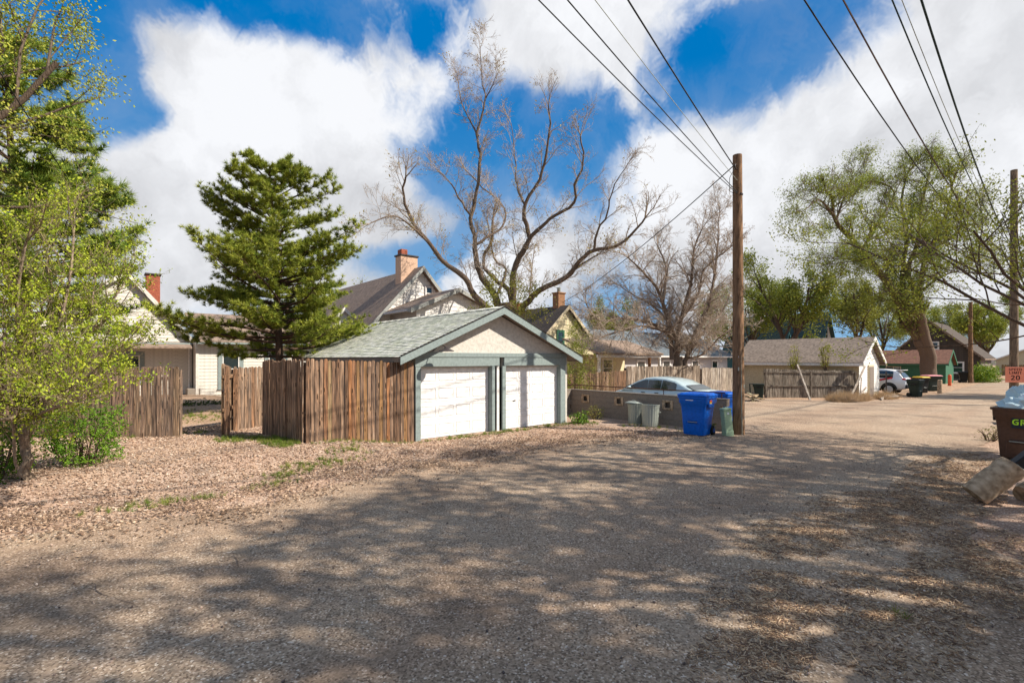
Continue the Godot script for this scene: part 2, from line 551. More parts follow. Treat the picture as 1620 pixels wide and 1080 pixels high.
# ELM base 58.26 -9.52
const ELM := [
	[0.627,0.495,[0.11,0.15,0.09,-0.05,2.61,-0.04,-0.59,4.24,-0.50]],
	[0.495,0.363,[0.26,0.15,0.23,-0.16,2.60,0.21,-1.07,5.02,-0.10,-1.80,6.19,-0.22]],
	[0.409,0.066,[-0.59,4.24,-0.50,-2.04,6.86,-1.28,-4.37,10.42,-2.66,-6.95,13.31,-4.20,-8.63,14.74,-4.92,-9.39,16.31,-4.83,-10.54,16.88,-5.02]],
	[0.264,0.079,[-2.18,7.06,-1.33,-1.71,9.97,-1.51,-0.84,12.55,-1.51,0.11,14.79,-1.52,0.55,17.53,-2.03,1.92,20.57,-1.78]],
	[0.330,0.066,[-1.75,6.19,-0.18,-1.81,8.63,-0.61,-1.79,10.51,-1.09,-0.64,13.25,-0.65,0.25,16.67,-0.49,1.49,20.16,-0.05]],
	[0.277,0.066,[-1.40,5.61,-0.13,-2.52,8.90,-0.09,-3.27,11.83,0.56,-3.68,14.03,1.65,-4.67,16.80,2.34]],
	[0.145,0.040,[-4.37,10.42,-2.66,-6.93,11.25,-3.70,-9.44,11.01,-4.35]],
	[0.145,0.040,[-5.95,12.16,-3.61,-4.20,14.71,-2.87,-2.05,17.79,-2.01,-2.31,19.12,-3.30,-2.22,19.23,-4.37]],
	[0.132,0.033,[-8.53,14.56,-4.91,-7.82,17.11,-4.30,-7.52,18.09,-4.04]],
	[0.132,0.033,[-8.83,15.09,-4.94,-11.27,16.03,-5.30,-14.14,14.56,-5.52]],
	[0.132,0.033,[-3.29,11.47,0.42,-1.41,12.76,1.32,0.72,14.12,2.22,2.38,15.55,2.61]],
	[0.132,0.033,[-2.35,8.52,-0.04,-2.29,9.55,1.15,-2.48,9.92,2.47]]]
# LILAC base -0.88 -10.99
const LILAC := [
	[0.085,0.062,[-0.00,0.26,-0.00,0.05,0.48,0.04,0.05,0.82,0.04,0.07,1.20,0.06,0.09,1.33,0.08]],
	[0.045,0.018,[0.08,1.33,0.07,0.01,1.76,0.11,0.02,2.09,0.23,-0.04,2.59,0.32,-0.01,3.33,0.49,0.09,3.94,0.73]],
	[0.055,0.018,[0.10,1.35,0.09,0.16,1.69,0.08,0.28,1.98,0.10,0.34,2.23,0.06,0.43,2.73,0.04,0.56,3.58,0.06,0.60,4.27,-0.02]],
	[0.040,0.015,[0.12,1.35,0.10,0.38,1.61,0.47,0.64,1.81,0.88,0.82,1.95,1.25,1.01,2.22,1.65]],
	[0.040,0.014,[0.16,1.69,0.08,0.43,2.04,0.08,0.74,2.51,0.05,1.03,3.08,-0.02,1.23,3.46,-0.20]],
	[0.040,0.014,[0.06,1.24,0.06,-0.14,1.62,0.20,-0.29,2.14,0.48,-0.31,2.86,0.92]],
	[0.040,0.014,[0.15,1.60,0.08,0.08,2.27,-0.19,0.20,3.10,-0.36,0.26,3.97,-0.61]],
	[0.030,0.012,[0.02,0.35,0.02,-0.08,0.55,0.06,-0.09,1.12,0.21,-0.13,1.63,0.36,-0.14,2.27,0.54]],
	[0.035,0.014,[0.09,1.29,0.08,0.44,1.51,0.08,0.66,2.13,-0.12,0.81,2.92,-0.43,0.88,3.73,-0.82]],
	[0.030,0.012,[0.07,1.22,0.06,0.26,1.37,0.64,0.51,1.53,1.40,0.71,1.62,2.18]]]
const CLOUD := [
	[16.7,21.7,18.5,9.4,15,0.62],
	[8.6,14.6,12.3,9.1,0,0.50],
	[25.2,16.4,10.3,4.7,10,0.35],
	[39.7,32.7,16.2,5.7,12,0.45],
	[51.3,33.7,7.4,4.2,0,0.25],
	[75.3,19.6,14.9,9.9,-12,0.60],
	[84.5,22.5,8.8,11.3,0,0.55],
	[60.9,16.0,14.9,9.2,0,0.50],
	[54.2,21.0,4.8,3.5,-20,0.25],
	[9.7,8.0,18.9,6.5,0,0.45],
	[47.0,10.7,21.8,5.0,0,0.30],
	[75.3,8.3,17.2,5.5,0,0.35],
	[-3.7,15.9,5.3,7.1,0,0.20],
	[14.3,33.3,20.9,3.1,0,-0.70],
	[28.0,30.5,7.4,4.1,30,-0.60],
	[33.8,20.8,7.3,6.2,0,-0.70],
	[44.8,24.7,8.5,3.7,-30,-0.85],
	[62.2,29.7,10.5,5.1,-35,-0.68],
	[70.0,31.5,4.5,2.2,0,-0.50],
	[3.8,21.1,3.8,1.9,15,-0.60],
	[26.6,11.5,7.7,2.1,0,-0.70],
	[51.3,5.6,7.8,2.9,0,-0.50],
	[8.6,11.3,3.2,1.1,0,-0.30],
	[-1.3,24.2,6.2,6.5,0,-0.50],
]

# ---------- plants ----------
func grow(mb: MB, tips: Array, p: Vector3, d: Vector3, length: float, r: float, lv: int, cfg: Dictionary) -> void:
	var seg := clampi(int(length / cfg.seg) + 1, 2, 7)
	var pts := [p]
	var rad := [r]
	var dirs := [d]
	var last: bool = lv >= cfg.max
	var rend: float = r * (0.25 if last else 0.45)
	for k in seg:
		d = (d + Vector3(rf(-1, 1), rf(-1, 1), rf(-1, 1)) * cfg.wander + Vector3.UP * cfg.up).normalized()
		p += d * length / seg
		pts.append(p)
		dirs.append(d)
		rad.append(lerpf(r, rend, (k + 1.0) / seg))
	mb.col = cfg.c0.lerp(cfg.c1, clampf((0.09 - r) / 0.08, 0.0, 1.0)) * rf(0.85, 1.15)
	mb.tube(pts, rad, 7 if r > 0.08 else (5 if r > 0.03 else 3), false)
	if lv >= cfg.leaf_from:
		for k in range(1, pts.size()):
			tips.append(pts[k])
	if last:
		return
	var n: int = cfg.kids[mini(lv, cfg.kids.size() - 1)]
	for k in n:
		var t := (k + rf(0.2, 1.0)) / n * 0.85 + 0.15
		var at := clampi(int(t * seg), 0, seg - 1)
		var q: Vector3 = pts[at].lerp(pts[at + 1], t * seg - at)
		var dd: Vector3 = dirs[at + 1]
		var side := dd.cross(Vector3(rf(-1, 1), rf(-1, 1), rf(-1, 1))).normalized()
		var ang := deg_to_rad(rf(cfg.ang - 16, cfg.ang + 16))
		var cd := (dd * cos(ang) + side * sin(ang)).normalized()
		grow(mb, tips, q, cd, length * cfg.ratio * rf(0.65, 1.15) * (1.15 - 0.5 * t), maxf(r * (1.0 - 0.5 * t) * 0.55, cfg.rmin), lv + 1, cfg)

func pts_of(a: Array, subs := 2) -> Array:
	var q := []
	for k in range(0, a.size(), 3):
		q.append(Vector3(a[k], a[k + 1], a[k + 2]))
	var o := []
	for k in q.size() - 1:
		var p0: Vector3 = q[maxi(k - 1, 0)]
		var p3: Vector3 = q[mini(k + 2, q.size() - 1)]
		for s in subs:
			o.append(q[k].cubic_interpolate(q[k + 1], p0, p3, float(s) / subs))
	o.append(q[-1])
	return o

func limb_tree(mb: MB, limbs: Array, cfg: Dictionary) -> Array:
	var tips := []
	for L in limbs:
		var p := pts_of(L[2], 3)
		var rad := []
		var run := 0.0
		for k in p.size():
			rad.append(lerpf(L[0], L[1], pow(float(k) / (p.size() - 1), 0.75)) * rf(0.93, 1.07))
			if k > 0 and k < p.size() - 1 and L[0] > 0.06:
				p[k] += Vector3(rf(-1, 1), rf(-.4, .4), rf(-1, 1)) * 0.05
		mb.col = cfg.c0 * rf(0.9, 1.1)
		mb.tube(p, rad, 9 if L[0] > 0.15 else 6, true)
		var nxt: float = cfg.step * rf(0.6, 1.2)
		for k in p.size() - 1:
			var sl: float = p[k].distance_to(p[k + 1])
			while nxt < run + sl:
				var q: Vector3 = p[k].lerp(p[k + 1], (nxt - run) / sl)
				if q.y > cfg.from_y:
					var tg: Vector3 = (p[k + 1] - p[k]).normalized()
					var side := tg.cross(Vector3(rf(-1, 1), rf(-1, 1), rf(-1, 1))).normalized()
					var ang := deg_to_rad(rf(32, 74))
					var dd: Vector3 = (tg * cos(ang) + side * sin(ang) + Vector3.UP * cfg.lift).normalized()
					grow(mb, tips, q, dd, cfg.klen * rf(0.45, 1.15), minf(rad[k] * 0.5, cfg.krad * rf(0.6, 1.2)), 0, cfg)
				nxt += cfg.step * rf(0.5, 1.5)
			run += sl
		var td: Vector3 = (p[-1] - p[-2]).normalized()
		for k in 3:
			grow(mb, tips, p[-1], (td + Vector3(rf(-1, 1), rf(-.5, 1), rf(-1, 1)) * 0.5).normalized(), cfg.klen * rf(0.6, 1.0), L[1] * 0.8, 0, cfg)
	return tips

func leaf_mesh(count: int, size: float, spread: float, seed_: int, slim := 0.5) -> ArrayMesh:
	var r := RandomNumberGenerator.new()
	r.seed = seed_
	var mb := MB.new()
	for k in count:
		var p := Vector3(r.randf_range(-1, 1), r.randf_range(-1, 1), r.randf_range(-1, 1)) * spread
		var d := Vector3(r.randf_range(-1, 1), r.randf_range(-.7, .9), r.randf_range(-1, 1)).normalized()
		var s := d.cross(Vector3(r.randf_range(-1, 1), r.randf_range(-1, 1), r.randf_range(-1, 1))).normalized()
		var up := s.cross(d)
		var l := size * r.randf_range(0.7, 1.25)
		var v := r.randf_range(0.75, 1.2)
		mb.col = Color(v, v, v * r.randf_range(0.8, 1.1))
		mb.poly([p, p + d * l * 0.5 + s * l * slim * 0.5 + up * l * 0.1, p + d * l], up)
		mb.poly([p, p + d * l, p + d * l * 0.5 - s * l * slim * 0.5 + up * l * 0.1], up)
	return mb.mesh()

func tuft_mesh(count: int, length: float, width: float, seed_: int, open := 0.9) -> ArrayMesh:
	var r := RandomNumberGenerator.new()
	r.seed = seed_
	var mb := MB.new()
	for k in count:
		var az := TAU * k * 0.381966
		var el := r.randf_range(0.05, open) * PI * 0.5
		var d := Vector3(sin(el) * cos(az), cos(el), sin(el) * sin(az))
		var s := d.cross(Vector3(r.randf_range(-1, 1), r.randf_range(-1, 1), r.randf_range(-1, 1))).normalized() * width * 0.5
		var l := length * r.randf_range(0.75, 1.15)
		var v := r.randf_range(0.7, 1.25)
		mb.col = Color(v, v, v)
		var root := Vector3.UP * r.randf_range(-0.25, 0.1) * length
		mb.poly([root - s, root + s, root + d * l], s.cross(d))
	return mb.mesh()

func crown(root: Node3D, tips: Array, count: int, m: Mesh, mt: Material, ca: Color, cb: Color, jit: float, smin := 0.7, smax := 1.3, called := "crown") -> void:
	var xf := []
	var cc := []
	for k in count:
		var p: Vector3 = tips[rng.randi() % tips.size()] + Vector3(rf(-1, 1), rf(-1, 1), rf(-1, 1)) * jit
		var b := Basis(Vector3(rf(-1, 1), rf(-1, 1), rf(-1, 1)).normalized(), rf(0, TAU)).scaled(Vector3.ONE * rf(smin, smax))
		xf.append(Transform3D(b, p))
		cc.append(ca.lerp(cb, rng.randf()))
	copies(called, m, mt, root, xf, cc)

func broadleaf(called: String, label: String, at: Vector3, h: float, spread: float, tr: float, o: Dictionary) -> Node3D:
	var root := thing(called, label, "tree", at, 0.0, o.get("group", ""))
	var mb := MB.new()
	var cfg := {"seg": h * 0.05, "wander": 0.16, "up": 0.05, "max": 3, "kids": [6, 5, 4], "ang": 42, "ratio": 0.55, "rmin": 0.008, "leaf_from": 2, "c0": Color(.14, .105, .08), "c1": Color(.20, .16, .12)}
	cfg.merge(o, true)
	var tips := []
	var fork: float = h * o.get("fork", 0.28)
	var lean: Vector3 = o.get("lean", Vector3.ZERO)
	mb.col = cfg.c0
	mb.tube([Vector3.ZERO, Vector3(rf(-.1, .1), fork * 0.5, rf(-.1, .1)), Vector3(0, fork, 0) + lean * 0.3], [tr * 1.25, tr, tr * 0.92], 10)
	var n: int = o.get("limbs", 5)
	for k in n:
		var az := TAU * (k + rf(-.3, .3)) / n
		var out: float = rf(0.35, 1.0) * spread / h * 1.6
		var d := (Vector3(cos(az) * out, 1.0, sin(az) * out) + lean / h * 2.0).normalized()
		grow(mb, tips, Vector3(0, fork * rf(0.85, 1.0), 0) + lean * 0.3, d, (h - fork) * rf(0.62, 0.85), tr * 0.6, 0, cfg)
	part("trunk", mb.mesh(), mats.bark, root)
	crown(root, tips, o.leaves, o.mesh, mats.leaf, o.ca, o.cb, o.get("jit", 0.25))
	return root

func pine(called: String, label: String, at: Vector3, h: float, o: Dictionary) -> Node3D:
	var root := thing(called, label, "tree", at)
	var mb := MB.new()
	mb.col = Color(.13, .085, .06)
	var lean: Vector3 = o.get("lean", Vector3.ZERO)
	var tp := []
	var tr := []
	for k in 9:
		var t := k / 8.0
		tp.append(Vector3(rf(-.06, .06), h * t * 0.985, rf(-.06, .06)) + lean * t)
		tr.append(lerpf(o.r, 0.025, t))
	mb.tube(tp, tr, 8)
	var tips := []
	var dirs := []
	var y: float = o.from
	while y < h * 0.985:
		var t := y / h
		for k in o.whorl:
			var az := rf(0, TAU)
			var reach: float = o.reach.call(t, az) * rf(0.72, 1.08)
			var base: Vector3 = tp[int(t * 8)].lerp(tp[mini(int(t * 8) + 1, 8)], t * 8 - int(t * 8))
			var d := Vector3(cos(az), lerpf(o.get("droop", -0.05), 0.75, t * t), sin(az)).normalized()
			var p := base
			var pts := [p]
			var rad := [0.03 + reach * 0.008]
			var n := maxi(3, int(reach / 0.32))
			for s in n:
				d = (d + Vector3(rf(-1, 1), rf(-.6, .6), rf(-1, 1)) * 0.14 + Vector3.UP * 0.07 * (float(s) / n)).normalized()
				p += d * reach / n
				pts.append(p)
				rad.append(lerpf(rad[0], 0.008, (s + 1.0) / n))
				if s > n * o.get("bare", 0.22):
					for q in o.subs:
						var side := (Vector3(-d.z, 0, d.x).normalized() * (1.0 if q % 2 else -1.0) + d * rf(0.3, 1.0) + Vector3.UP * rf(-.1, .5)).normalized()
						var sl := rf(0.2, 0.62) * minf(1.0, reach * 0.5)
						var e := p + side * sl
						mb.tube([p, e], [0.009, 0.005], 3, false)
						for w in 3:
							tips.append(p.lerp(e, 0.4 + 0.3 * w))
							dirs.append((side + Vector3.UP * 0.45).normalized())
			tips.append(p)
			dirs.append((d + Vector3.UP * 0.3).normalized())
			mb.tube(pts, rad, 4, false)
		y += o.gap * rf(0.7, 1.3)
	part("trunk", mb.mesh(), mats.bark, root)
	var xf := []
	var cc := []
	for k in tips.size():
		var u: Vector3 = (dirs[k] + Vector3(rf(-1, 1), rf(-1, 1), rf(-1, 1)) * 0.3).normalized()
		var q := Quaternion(Vector3.UP, u) * Quaternion(Vector3.UP, rf(0, TAU))
		xf.append(Transform3D(Basis(q).scaled(Vector3.ONE * rf(0.8, 1.25)), tips[k] + Vector3(rf(-1, 1), rf(-1, 1), rf(-1, 1)) * 0.06))
		cc.append(o.ca.lerp(o.cb, rng.randf()))
	copies("crown", o.mesh, mats.needle, root, xf, cc)
	return root

func tufts(called: String, label: String, cat: String, spots: Array, m: Mesh, mt: Material, ca: Color, cb: Color, smin: float, smax: float) -> void:
	var xf := []
	var cc := []
	for p in spots:
		xf.append(Transform3D(Basis(Vector3.UP, rf(0, TAU)).scaled(Vector3(1, rf(0.7, 1.2), 1) * rf(smin, smax)), p))
		cc.append(ca.lerp(cb, rng.randf()))
	tag(copies(called, m, mt, self, xf, cc), label, cat)

func patch(x: float, z: float, rx: float, rz: float, n: int, y := 0.0) -> Array:
	var o := []
	for k in n:
		var a := rf(0, TAU)
		var q := pow(rng.randf(), 0.7)
		var px := x + cos(a) * rx * q
		var pz := z + sin(a) * rz * q
		o.append(Vector3(px, y + gy(px) + gh(px, pz), pz))
	return o

func strew(called: String, label: String, cat: String, spots: Array, m: Mesh, cols: Array, smin: float, smax: float, flat := 0.35) -> void:
	var xf := []
	var cc := []
	for p in spots:
		var b := Basis.from_euler(Vector3(rf(-flat, flat), rf(0, TAU), rf(-flat, flat))).scaled(Vector3.ONE * rf(smin, smax))
		xf.append(Transform3D(b, p))
		cc.append(cols[rng.randi() % cols.size()] * rf(0.75, 1.2))
	tag(copies(called, m, mats.chip, self, xf, cc), label, cat)

# ---------- fences ----------
func picket_mesh(h: float, w: float, tint: Color, uo: float, vo: float, ear := true) -> ArrayMesh:
	var mb := MB.new()
	mb.col = tint
	var e := w * .42 / 1.9 if ear else 0.0005   # the mesh is stretched to the picket's height later
	var a := [Vector3(-w / 2, 0, 0), Vector3(w / 2, 0, 0), Vector3(w / 2, h - e, 0), Vector3(w * .38, h - e * .35, 0), Vector3(w * .2, h, 0), Vector3(-w * .2, h, 0), Vector3(-w * .38, h - e * .35, 0), Vector3(-w / 2, h - e, 0)]
	mb.prism(a, Vector3.ZERO, Vector3(0, 0, 0.018))
	for k in mb.t.size():
		mb.t[k] = Vector2(mb.v[k].x / 0.9 + uo + mb.v[k].z, mb.v[k].y / 2.3 + vo)
	return mb.mesh()

func board_mesh(l: float, h: float, d: float, tint: Color, uo := 0.0) -> ArrayMesh:
	# a timber whose grain runs along x
	var mb := MB.new()
	mb.col = tint
	mb.box(Vector3.ZERO, Vector3(l, h, d), 0.004)
	for k in mb.t.size():
		mb.t[k] = Vector2((mb.v[k].y + mb.v[k].z) / 0.9 + uo, mb.v[k].x / 2.3)
	return mb.mesh()

func fence(called: String, label: String, p0: Vector3, p1: Vector3, h0: float, h1: float, w: float, mt: Material, tints: Array, rail_side := -1.0, o := {}) -> Node3D:
	var run := Vector3(p1.x - p0.x, 0, p1.z - p0.z)
	var root := thing(called, label, "fence", p0, atan2(-run.z, run.x))
	var n := int(run.length() / (w + 0.008))
	var pool := []
	for k in 24:
		pool.append(picket_mesh(1.0, w, tints[k % tints.size()] * rf(0.72, 1.22), rng.randf(), rng.randf(), o.get("ear", true)))
	for k in n:
		var t := (k + 0.5) / n
		var hh := lerpf(h0, h1, t) * rf(0.985, 1.012)
		var b := Basis.from_euler(Vector3(rf(-.006, .006) + o.get("lean", 0.0), rf(-.05, .05), rf(-.008, .008))) * Basis.from_scale(Vector3(rf(0.93, 1.0), hh, 1.0))
		part("picket", pool[rng.randi() % pool.size()], mt, root, Vector3(run.length() * t, -0.02 + lerpf(0.0, p1.y - p0.y, t), rf(-.004, .004)), b)
	var back: float = 0.03 + 0.02 if rail_side > 0 else -0.032
	for y in o.get("rails", [0.35, 0.82]):
		var hm: float = lerpf(h0, h1, 0.5) * y
		part("rail", board_mesh(run.length(), 0.085, 0.04, tints[0] * 0.9, y), mt, root, Vector3(run.length() / 2, hm + (p1.y - p0.y) * 0.5, back + tan(o.get("lean", 0.0)) * hm), Basis(Vector3(0, 0, 1), atan2(p1.y - p0.y, run.length())))
	var posts: int = maxi(2, int(run.length() / 2.4) + 1)
	for k in posts:
		var t := float(k) / (posts - 1)
		var hp := lerpf(h0, h1, t) * 0.96
		part("post", board_mesh(hp, 0.09, 0.09, tints[0] * 0.85, rng.randf()), mt, root, Vector3(clampf(run.length() * t, 0.05, run.length() - 0.05), hp / 2 - 0.02 + lerpf(0.0, p1.y - p0.y, t), back + (0.07 if rail_side > 0 else -0.07)), Basis(Vector3(0, 0, 1), PI / 2))
	return root

# ---------- wheeled carts ----------
func rrect(hx: float, hz: float, r: float, y: float, zo := 0.0, n := 4) -> Array:
	var o := []
	for q in 4:
		var cx := (hx - r) * (1 if q == 0 or q == 3 else -1)
		var cz := (hz - r) * (1 if q < 2 else -1)
		for k in n + 1:
			var a := PI / 2 * q + PI / 2 * k / n
			o.append(Vector3(cx + cos(a) * r, y, cz + sin(a) * r + zo))
	return o

func cart(called: String, label: String, at: Vector3, turn: float, body: Material, dark: Material, lid: Material, s := 1.0, open := 0.0, wide := 1.0, group := "") -> Node3D:
	var root := thing(called, label, "wheelie bin", at, turn, group)
	var mb := MB.new()
	var w := s * wide
	mb.loft([rrect(.215 * w, .22 * s, .05 * s, .03 * s, .04 * s), rrect(.225 * w, .23 * s, .05 * s, .06 * s, .04 * s), rrect(.25 * w, .275 * s, .05 * s, .55 * s, .02 * s), rrect(.268 * w, .31 * s, .05 * s, .80 * s), rrect(.295 * w, .345 * s, .05 * s, .84 * s), rrect(.30 * w, .35 * s, .05 * s, 1.0 * s)])
	mb.smooth()
	var bd := part("body", mb.mesh(), body, root)
	mb = MB.new()
	mb.loft([rrect(.315 * w, .365 * s, .06 * s, .955 * s), rrect(.322 * w, .372 * s, .06 * s, .965 * s), rrect(.322 * w, .372 * s, .06 * s, 1.0 * s), rrect(.315 * w, .365 * s, .06 * s, 1.006 * s)], true)
	part("rim", mb.mesh(), body, root)
	mb = MB.new()
	mb.loft([rrect(.325 * w, .38 * s, .07 * s, .0), rrect(.33 * w, .385 * s, .07 * s, .015 * s), rrect(.325 * w, .38 * s, .07 * s, .035 * s), rrect(.27 * w, .32 * s, .1 * s, .075 * s), rrect(.12 * w, .15 * s, .06 * s, .085 * s)])
	mb.smooth()
	if open < 0.5:
		part("lid", mb.mesh(), lid, root, Vector3(0, 1.012 * s, 0))
	else:
		part("lid", mb.mesh(), lid, root, Vector3(0, .66 * s, -.47 * s), Basis(Vector3.RIGHT, -1.62))
	# handle at the back, wheels, front recess and grips
	mb = MB.new()
	mb.tube([Vector3(-.22 * w, .97 * s, -.36 * s), Vector3(-.22 * w, .985 * s, -.45 * s), Vector3(.22 * w, .985 * s, -.45 * s), Vector3(.22 * w, .97 * s, -.36 * s)], [.016, .016, .016, .016], 8)
	part("handle", mb.mesh(), dark, root)
	for k in [-1, 1]:
		mb = MB.new()
		mb.tube([Vector3(-.03, 0, 0), Vector3(-.025, 0, 0), Vector3(.025, 0, 0), Vector3(.03, 0, 0)], [.105 * s, .125 * s, .125 * s, .105 * s], 18)
		var wh := part("wheel", mb.mesh(), mats.rubber, root, Vector3(k * .245 * w, .125 * s, -.235 * s))
		mb = MB.new()
		mb.tube([Vector3(-.036, 0, 0), Vector3(.036, 0, 0)], [.06 * s, .06 * s], 12)
		part("hub", mb.mesh(), dark, wh)
		bpart("grip", dark, root, Vector3(k * .30 * w, .78 * s, .04), Vector3(.05, .10, .30) * s, .015)
	bpart("recess", dark, bd, Vector3(0, .36 * s, .282 * s), Vector3(.20 * w, .09 * s, .03), .01)
	bpart("recess_bar", mats.galv, bd, Vector3(0, .36 * s, .303 * s), Vector3(.21 * w, .014 * s, .012), .003)
	for k in [-1, 1]:
		bpart("rib", body, bd, Vector3(k * .14 * w, .22 * s, .272 * s), Vector3(.03, .26 * s, .03), .008, Basis(Vector3.RIGHT, .09))
	return root

func between(called: String, label: String, cat: String, a: Vector3, b: Vector3, w: float, d: float, tint: Color, mt: Material, group := "") -> void:
	var x := (b - a).normalized()
	var z := x.cross(Vector3.UP).normalized()
	tag(part(called, board_mesh(a.distance_to(b), w, d, tint, rng.randf()), mt, self, (a + b) / 2, Basis(x, z.cross(x), z)), label, cat, group)

# ---------- cars ----------
func car(called: String, label: String, at: Vector3, turn: float, paint: Material, lower: Material, st: Array, cab: Array, belt: float, hb: float, wheels: Array, wr: float, win: Array) -> Node3D:
	var root := thing(called, label, "car", at, turn)
	var mb := MB.new()
	var rings := []
	for s in st:   # x, underside, top, half width
		var ring := []
		var ym: float = lerpf(s[1], s[2], 0.55)
		var half := [Vector2(s[3] * .80, s[1]), Vector2(s[3] * .95, s[1] + .07), Vector2(s[3] * 1.0, lerpf(s[1], ym, .6)), Vector2(s[3] * .985, ym + .05), Vector2(s[3] * .95, s[2] - .07), Vector2(s[3] * .86, s[2] - .01), Vector2(s[3] * .45, s[2] + .02)]
		for q in half:
			ring.append(Vector3(s[0], q.y, q.x))
		for k in range(half.size() - 1, -1, -1):
			ring.append(Vector3(s[0], half[k].y, -half[k].x))
		rings.append(ring)
	mb.loft(rings)
	mb.smooth()
	part("body", mb.mesh(), paint, root)
	# cabin: pillars and roof; the glass is set in as panes
	var hw := func(y: float) -> float: return lerpf(hb, hb * 0.76, clampf((y - belt) / 0.5, 0.0, 1.1))
	var topy := func(x: float) -> float:
		for k in cab.size() - 1:
			if x >= cab[k][0] and x <= cab[k + 1][0]:
				var t: float = (x - cab[k][0]) / (cab[k + 1][0] - cab[k][0])
				return lerpf(cab[k][1], cab[k + 1][1], t)
		return belt
	rings = []
	for s in cab:
		var y: float = s[1]
		var w: float = hw.call(y)
		rings.append([Vector3(s[0], belt - .06, hb), Vector3(s[0], maxf(y - .06, belt - .05), hw.call(y - .06)), Vector3(s[0], y - .012, w * .93), Vector3(s[0], y + .012, w * .5), Vector3(s[0], y + .012, -w * .5), Vector3(s[0], y - .012, -w * .93), Vector3(s[0], maxf(y - .06, belt - .05), -hw.call(y - .06)), Vector3(s[0], belt - .06, -hb)])
	mb = MB.new()
	mb.loft(rings)
	mb.smooth()
	part("cabin", mb.mesh(), paint, root)
	for sd in [-1.0, 1.0]:
		for wn in win:
			mb = MB.new()
			var n := 6
			var lo := []
			var hi := []
			for k in n + 1:
				var x := lerpf(wn[0], wn[1], float(k) / n)
				var ty: float = minf(topy.call(x) - 0.085, wn[2])
				ty = maxf(ty, belt + 0.03)
				lo.append(Vector3(x, belt + 0.02, sd * (hw.call(belt + .02) + .008)))
				hi.append(Vector3(x, ty, sd * (hw.call(ty) + .008)))
			for k in n:
				mb.poly([lo[k], lo[k + 1], hi[k + 1], hi[k]], Vector3(0, 0.2, sd))
			part("window", mb.mesh(), mats.glass, root)
	for e in [[0, 1, 2], [cab.size() - 1, cab.size() - 2, cab.size() - 3]]:
		mb = MB.new()
		var a: Array = cab[e[0]]
		var b: Array = cab[e[1]]
		var nr := Vector3(a[1] - b[1], absf(a[0] - b[0]), 0).normalized()
		nr = Vector3(signf(a[0]) * absf(nr.x), nr.y, 0) * 0.03
		var A := Vector3(lerpf(a[0], b[0], .06), lerpf(a[1], b[1], .06), 0) + nr
		var B := Vector3(lerpf(a[0], b[0], .93), lerpf(a[1], b[1], .93), 0) + nr
		var wa: float = hw.call(A.y) * .86
		var wb: float = hw.call(B.y) * .86
		mb.poly([A + Vector3(0, 0, -wa), A + Vector3(0, 0, wa), B + Vector3(0, 0, wb), B + Vector3(0, 0, -wb)], Vector3.UP)
		part("windshield" if e[0] else "rear_window", mb.mesh(), mats.glass, root)
	for x in wheels:
		for sd in [-1.0, 1.0]:
			mb = MB.new()
			mb.tube([Vector3(0, 0, -.10), Vector3(0, 0, -.085), Vector3(0, 0, .085), Vector3(0, 0, .10)], [wr * .86, wr, wr, wr * .86], 22)
			var wl := part("wheel", mb.mesh(), mats.rubber, root, Vector3(x, wr, sd * (st[4][3] - .055)))
			mb = MB.new()
			mb.lathe([Vector2(wr * .64, 0), Vector2(wr * .62, .02), Vector2(wr * .50, .008), Vector2(wr * .2, .015), Vector2(0.001, .02)], 20)
			for k in 5:
				mb.box(Vector3(cos(k * TAU / 5) * wr * .3, .022, sin(k * TAU / 5) * wr * .3), Vector3(wr * .56, .02, .05), .004, Basis(Vector3.UP, -k * TAU / 5))
			part("rim", mb.mesh(), mats.alloy, wl, Vector3(0, 0, sd * .095), Basis(Vector3.RIGHT, sd * PI / 2))
			mb = MB.new()
			var arc := []
			for k in 13:
				arc.append(Vector3(cos(PI * k / 12.0) * (wr + .05), sin(PI * k / 12.0) * (wr + .05), 0))
			var rr := []
			rr.resize(13)
			rr.fill(.045)
			mb.tube(arc, rr, 6)
			part("wheel_arch", mb.mesh(), lower, root, Vector3(x, wr, sd * (st[4][3] - .005)))
	for sd in [-1.0, 1.0]:
		bpart("sill", lower, root, Vector3((wheels[0] + wheels[1]) / 2, st[4][1] + .05, sd * (st[4][3] - .01)), Vector3(absf(wheels[1] - wheels[0]) - 2 * wr - .1, .12, .04), .012)
		bpart("mirror", paint, root, Vector3(cab[-1][0] - .45, belt + .06, sd * (hb + .10)), Vector3(.09, .12, .18), .03)
		for wn in win.slice(0, 2):
			bpart("door_handle", mats.dark_trim, root, Vector3(wn[0] + .12, belt - .10, sd * (st[4][3] * .97 + .01)), Vector3(.18, .025, .03), .008)
	return root

